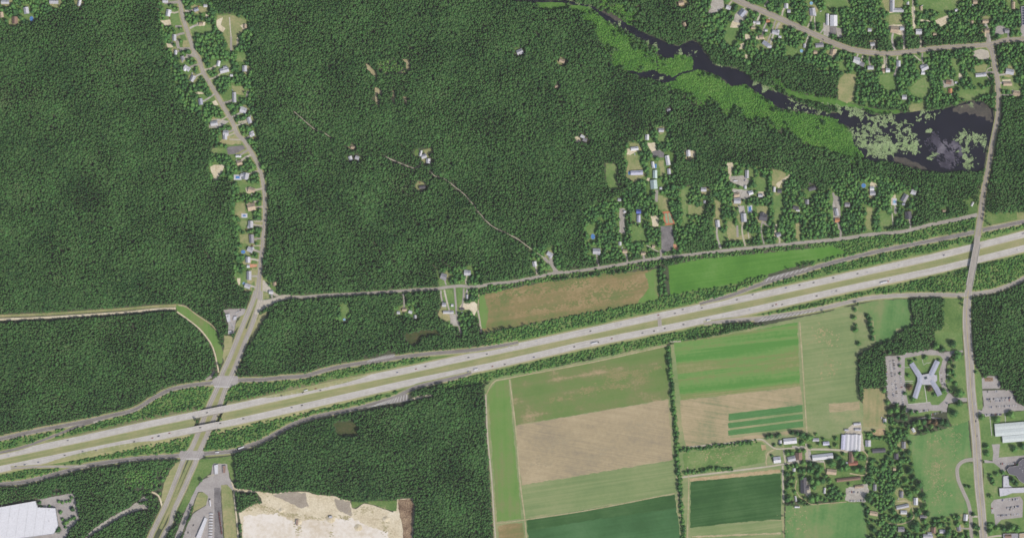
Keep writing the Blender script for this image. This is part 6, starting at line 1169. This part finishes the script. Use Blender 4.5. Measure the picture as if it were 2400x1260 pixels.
def tree_row(line, step, r0, r1, where, group, spread=0.0, tallness=1.25):
    c = catmull(line, 3.0); s = 0; i = 0; nxt = 0
    for p, q in zip(c, c[1:]):
        s += (q - p).length
        if s >= nxt:
            tree(p.x + tr.uniform(-1, 1) * spread, p.y + tr.uniform(-1.5, 1.5), tr.uniform(r0, r1), f'{ordinal(i)} tree {where}', group, tallness=tallness); i += 1; nxt = s + step * tr.uniform(.8, 1.2)
land_line([(1567, 815), (1573, 900), (1583, 1000), (1588, 1060), (1594, 1120), (1601, 1270)], 9, 0)
tree_row([(1567, 818), (1570, 860), (1574, 900), (1583, 1000), (1586, 1050), (1588, 1110)], 7.0, 3.8, 7.2, 'from the highway in the long hedgerow between fields', 'trees of the long hedgerow', 2.2)
tree_row([(1591, 1126), (1594, 1160), (1600, 1220), (1604, 1275)], 7.5, 3.6, 6.8, 'from the north in the lower hedgerow by the dark crop', 'trees of the lower hedgerow', 1.6)
tree_row([(1548, 630), (1549, 688)], 9, 5.5, 7, 'from the north in the west line between brown and bright fields', 'trees between brown and bright fields', 1.5)
tree_row([(1556, 632), (1558, 690)], 10, 5, 6.5, 'from the north in the east line between brown and bright fields', 'trees between brown and bright fields', 1.5)
tree_row(C4((130, 495), (280, 480), (420, 462), (580, 445), (780, 420)), 8, 3.0, 5.6, 'from the west along the upper farm lane', 'trees of the upper lane hedge', 1.0)
tree_row(C4((170, 690), (300, 680), (420, 655), (580, 655)), 8, 3.2, 6.2, 'from the west along the lower farm lane', 'trees of the lower lane hedge', 1.4)
def scatter(sheet, pts, where, group, key, start):
    lst = sorted([sheet((t[0], t[1]))[0] + tuple(t[2:]) for t in pts], key=key)
    for i, t in enumerate(lst):
        red = len(t) > 3
        sz = 'large round' if t[2] >= 9 else 'small' if t[2] < 5 else 'rounded'
        tree(t[0], t[1], t[2] * 1.05, f'{sz} {"bronze" if red else "green"} tree, {ordinal(i)} {start} {where}', group, red)
scatter(D1, ((1160, 200, 12), (1185, 715, 12), (1180, 870, 9), (1110, 1010, 10), (710, 220, 6.5), (572, 247, 4), (470, 472, 5), (485, 640, 8.5, 1), (530, 805, 7), (770, 660, 7.5, 1), (830, 745, 5), (965, 690, 7), (905, 262, 4.5), (500, 285, 5), (425, 725, 5), (120, 690, 6.5), (175, 855, 6.5), (420, 1072, 8.5), (505, 990, 7), (590, 990, 4.5), (215, 975, 8), (300, 955, 9), (320, 1045, 8), (262, 1240, 7.5), (380, 1172, 6), (140, 1135, 4), (310, 885, 5), (1110, 345, 5.5), (1090, 425, 6), (1045, 430, 6.5), (1115, 480, 5.5), (1060, 530, 7), (1130, 590, 6), (760, 1062, 6), (1005, 1150, 9), (600, 1145, 9), (550, 1165, 7), (680, 1125, 8), (760, 1115, 7, 1), (850, 1135, 8, 1), (935, 1130, 8.5), (860, 60, 10), (940, 105, 9), (1095, 35, 9), (345, 238, 4), (350, 340, 4), (205, 155, 5.5), (1425, 430, 4.5), (640, 1200, 7), (790, 1190, 6.5), (350, 450, 3)), 'around the clinic', 'trees around the clinic', ky, 'from the north')
scatter(D2, ((470, 925, 8.5), (745, 955, 9.5), (1010, 880, 10.5)), 'north of the long metal hall', 'trees north of the metal hall', kx, 'from the west')
scatter(D3, ((300, 30, 7.5), (305, 125, 7.5), (668, 60, 8.5), (775, 25, 8), (512, 380, 6), (430, 402, 6), (345, 420, 5), (365, 480, 6.5), (387, 528, 5.5), (345, 702, 6), (640, 480, 7), (690, 520, 7), (335, 1100, 8), (340, 1170, 8), (440, 1120, 7), (520, 1130, 8), (590, 1145, 8), (640, 1110, 9), (705, 1140, 8.5), (385, 1075, 4), (118, 940, 5.5), (140, 1100, 7), (185, 1125, 5), (165, 1205, 6), (65, 570, 4), (15, 560, 4.5)), 'on the school grounds', 'trees on the school grounds', ky, 'from the north')
scatter(A6, ((500, 845, 4.5), (540, 845, 4), (545, 920, 4.2), (578, 930, 4.2), (612, 922, 4), (645, 918, 4), (662, 888, 4.4), (560, 1020, 5), (672, 990, 6), (578, 1085, 4), (615, 1112, 6.5), (650, 1085, 4.5), (682, 1072, 5.5), (590, 1128, 4), (605, 1160, 3.6), (540, 1185, 7.5), (365, 932, 5), (458, 965, 3.5), (378, 968, 3.6)), 'in the warehouse parking lot', 'trees in the warehouse lot', ky, 'from the north')
scatter(A6, ((1440, 800, 5.5), (1482, 788, 4.5), (1500, 722, 6), (1475, 848, 4.6)), 'on the tan verge of the divided road', 'trees on the tan verge', ky, 'from the north')
scatter(C2, ((85, 320, 5.5), (82, 385, 6.5), (95, 450, 4.5), (92, 490, 7.5), (195, 368, 6), (218, 400, 6.5), (212, 440, 7), (225, 480, 7), (240, 520, 6.5), (235, 565, 6.5), (120, 610, 6), (935, 615, 9.5)), 'in the fields north of the dark copse', 'trees in the fields by the copse', ky, 'from the north')
scatter(D4, ((90, 330, 6), (140, 318, 6), (210, 322, 6), (245, 300, 4.5), (400, 280, 6.5), (465, 290, 7), (520, 300, 8.5), (550, 325, 7), (608, 335, 9.5), (692, 300, 4.5), (625, 455, 5.5), (340, 530, 6.5), (392, 525, 6.5), (150, 560, 4), (180, 430, 4.5), (260, 425, 4.5), (940, 350, 5.5), (940, 430, 5.5), (1030, 537, 4.5), (1180, 535, 9), (1235, 575, 9), (1275, 592, 7), (1180, 735, 8), (1255, 720, 8.5), (890, 650, 10.5), (955, 580, 9), (1010, 640, 9), (1060, 705, 9.5), (1000, 715, 8), (540, 650, 7), (620, 660, 7.5), (680, 680, 8.5), (745, 725, 8.5), (640, 745, 8), (700, 785, 8.5), (600, 740, 6), (330, 785, 7.5), (412, 785, 5), (340, 905, 6.5), (352, 955, 6.5), (340, 1095, 7.5), (372, 1080, 7), (520, 830, 7), (640, 870, 9), (705, 880, 9.5), (765, 870, 8.5), (660, 945, 8), (862, 870, 7.5), (1102, 915, 4.5), (640, 1090, 10.5), (700, 1072, 9), (760, 1092, 6.5), (802, 1112, 5.5), (1340, 1085, 10), (1290, 1172, 5.5)), 'among the farm buildings', 'trees of the farm', kx, 'from the west')
scatter(C3, ((905, 1100, 3.6), (907, 1140, 4), (905, 1185, 6), (890, 1220, 9), (975, 1135, 7), (1010, 1240, 7), (612, 1160, 13), (690, 1108, 7.5), (418, 1030, 8.5), (245, 1180, 9), (560, 430, 5.5), (552, 520, 7.5), (560, 672, 10), (505, 535, 6), (580, 620, 5), (650, 790, 10), (620, 850, 9), (680, 900, 10), (560, 880, 9), (690, 990, 9), (710, 1040, 8), (530, 760, 8)), 'by the sports meadow', 'trees by the sports meadow', ky, 'from the north')

# ------------------------------------------------------------------ woods, shrubs, marsh and garden trees as masses
PROTO = {}
def proto_collection(key, meshes):
    c = bpy.data.collections.new(key)
    for me in meshes:
        o = bpy.data.objects.new(me.name, me); c.objects.link(o)
    PROTO[key] = c; return c
proto_collection('woodland', family('woodland_crown', M['leaf'], 7, 100, 18, .85, .26, True, 1.0))
proto_collection('shrubs', family('shrub_crown', M['leaf_shrub'], 5, 200, 40, .9))
proto_collection('marsh', family('marsh_crown', M['leaf_marsh'], 5, 300, 40, .7, .3, True))
proto_collection('gardens', family('garden_crown', M['leaf_yard'], 6, 400, 60, 1.0))
def mass(name, key, pts, label, cat):
    """one mass of foliage: crowns set on points with their own turn and size"""
    me = bpy.data.meshes.new(name); me.from_pydata([p[0] for p in pts], [], [])
    for an, k, typ in (('turn', 1, 'FLOAT'), ('kind', 3, 'INT')):
        at = me.attributes.new(an, typ, 'POINT'); at.data.foreach_set('value', [p[k] for p in pts])
    at = me.attributes.new('size', 'FLOAT_VECTOR', 'POINT'); at.data.foreach_set('vector', [c for p in pts for c in p[2]])
    o = link(bpy.data.objects.new(name, me)); tag(o, label, cat, kind='stuff')
    ng = bpy.data.node_groups.new(name, 'GeometryNodeTree')
    ng.interface.new_socket('Geometry', in_out='INPUT', socket_type='NodeSocketGeometry'); ng.interface.new_socket('Geometry', in_out='OUTPUT', socket_type='NodeSocketGeometry')
    N = ng.nodes; L = ng.links; gi = N.new('NodeGroupInput'); go = N.new('NodeGroupOutput')
    ci = N.new('GeometryNodeCollectionInfo'); ci.inputs['Collection'].default_value = PROTO[key]; ci.inputs['Separate Children'].default_value = True; ci.inputs['Reset Children'].default_value = True
    ip = N.new('GeometryNodeInstanceOnPoints'); ip.inputs['Pick Instance'].default_value = True
    def attr(nm, ty):
        a = N.new('GeometryNodeInputNamedAttribute'); a.data_type = ty; a.inputs['Name'].default_value = nm
        return [s for s in a.outputs if s.enabled and s.name == 'Attribute'][0]
    cx = N.new('ShaderNodeCombineXYZ'); L.new(attr('turn', 'FLOAT'), cx.inputs['Z'])
    L.new(gi.outputs[0], ip.inputs['Points']); L.new(ci.outputs[0], ip.inputs['Instance']); L.new(attr('kind', 'INT'), ip.inputs['Instance Index'])
    L.new(cx.outputs[0], ip.inputs['Rotation']); L.new(attr('size', 'FLOAT_VECTOR'), ip.inputs['Scale']); L.new(ip.outputs[0], go.inputs[0])
    md = o.modifiers.new('foliage', 'NODES'); md.node_group = ng
    return o
for ln in ([(1567, 815), (1573, 900), (1583, 1000), (1588, 1060), (1594, 1120), (1601, 1270)], [(1549, 628), (1550, 690)], C4((130, 495), (420, 465), (780, 425)), C4((165, 690), (420, 660), (580, 655))): land_line(ln, 4.5, 2)
vr = random.Random(77)
SPEC = {1: ('woodland', 4.7, (3.2, 5.2), (6.0, 7.8), .985, 7), 2: ('shrubs', 5.0, (2.2, 4.2), (3.0, 6.0), .84, 5), 3: ('marsh', 3.6, (2.0, 3.3), (2.2, 3.6), .95, 5), 4: ('gardens', 6.4, (4.0, 7.0), (7.0, 11.0), .9, 6)}
POINTS = {k: [] for k in SPEC}
for k, (key, stp, rr_, hh, pr, nk) in SPEC.items():
    yy = RY + 2.0; odd = 0
    while yy < RY + RH - 2:
        xx = RX + 2.0 + (odd % 2) * stp / 2
        while xx < RX + RW - 2:
            x = xx + vr.uniform(-.42, .42) * stp; y = yy + vr.uniform(-.42, .42) * stp; xx += stp
            t_ = land_at(x, y)
            if t_ in (1, 3):            # wood and marsh run into each other
                u_ = land_at(x + 22 * noise.noise(Vector((x * .035, y * .035, 3))) + vr.uniform(-14, 14), y + 22 * noise.noise(Vector((x * .035, y * .035, 7))) + vr.uniform(-14, 14))
                if u_ in (1, 3): t_ = u_
            if t_ != k: continue
            g_ = noise.noise(Vector((x * .02, y * .02, k)))
            p_ = pr
            if k == 4: p_ = pr + .45 * min(0.1, noise.noise(Vector((x * .05, y * .05, 9))))
            if k == 2: p_ = pr + .4 * noise.noise(Vector((x * .06, y * .06, 9)))
            if k == 1: p_ = pr + .25 * min(0, noise.noise(Vector((x * .03, y * .03, 19))))
            if vr.random() > p_: continue
            s = vr.uniform(*rr_); h = vr.uniform(*hh) * (1 + .25 * g_); h *= .78
            if k == 1: s *= 1 + .35 * noise.noise(Vector((x * .012, y * .012, 40)))
            if vr.random() < .07: s *= 1.35; h *= 1.15
            o_ = s * .4                # no crown hangs far over a road, roof or lawn
            if k in (1, 4) and 0 in (land_at(x - o_, y), land_at(x + o_, y), land_at(x, y - o_), land_at(x, y + o_)): continue
            POINTS[k].append((tuple(W(x, y, base_z(x, y) + (.85 * h if k == 1 else -.1 * h))), vr.random() * 6.283, (s, s * vr.uniform(.85, 1.15), h), vr.randrange(nk)))
        yy += stp * .87; odd += 1
def region(p):
    x, y = p[0][0] + 1200, 630 - p[0][1]
    if y > interp(EB, x): return 3 if x < 1400 else 4
    if x < interp([(b_, a) for a, b_ in sorted(WIND, key=lambda t: t[1])], y) : return 0
    return 1 if x < 1560 else 2
NMW = ['forest west of the winding road', 'forest between winding road and marsh', 'woods around the river and the eastern local road', 'forest south of the highway', 'woods and copses along the southern main road']
for k in range(5):
    q = [p for p in POINTS[1] if region(p) == k]
    if q: mass('forest', 'woodland', q, 'dense green ' + NMW[k], 'forest')
mass('roadside_shrubs', 'shrubs', POINTS[2], 'ragged green shrubs along highway ramps and fields', 'shrubs')
mass('marsh_shrubs', 'marsh', POINTS[3], 'bright green shrubs of the river marsh', 'shrubs')
mass('garden_trees', 'gardens', POINTS[4], 'mixed garden trees between the houses', 'trees')
# ------------------------------------------------------------------ the summer haze between the ground and the aircraft
HAZE = 0.85e-5
vs, fs = [], []; box(vs, fs, -11000, 11000, -11000, 11000, -1.0, CAM_H + 100)
hzo = mesh_obj('haze', vs, fs); hm = bpy.data.materials.new('summer_haze'); hm.use_nodes = True; hn = hm.node_tree.nodes; hn.clear()
pv = hn.new('ShaderNodeVolumePrincipled'); pv.inputs['Color'].default_value = (.95, .95, .95, 1); pv.inputs['Density'].default_value = HAZE; pv.inputs['Anisotropy'].default_value = 0.0
ho = hn.new('ShaderNodeOutputMaterial'); hm.node_tree.links.new(pv.outputs[0], ho.inputs['Volume']); hzo.data.materials.append(hm)
tag(hzo, 'thin pale summer haze over the whole landscape', kind='stuff')
print('COUNTS', {k: len(v) for k, v in POINTS.items()}, 'trees', TREES, 'objects', len(bpy.data.objects))
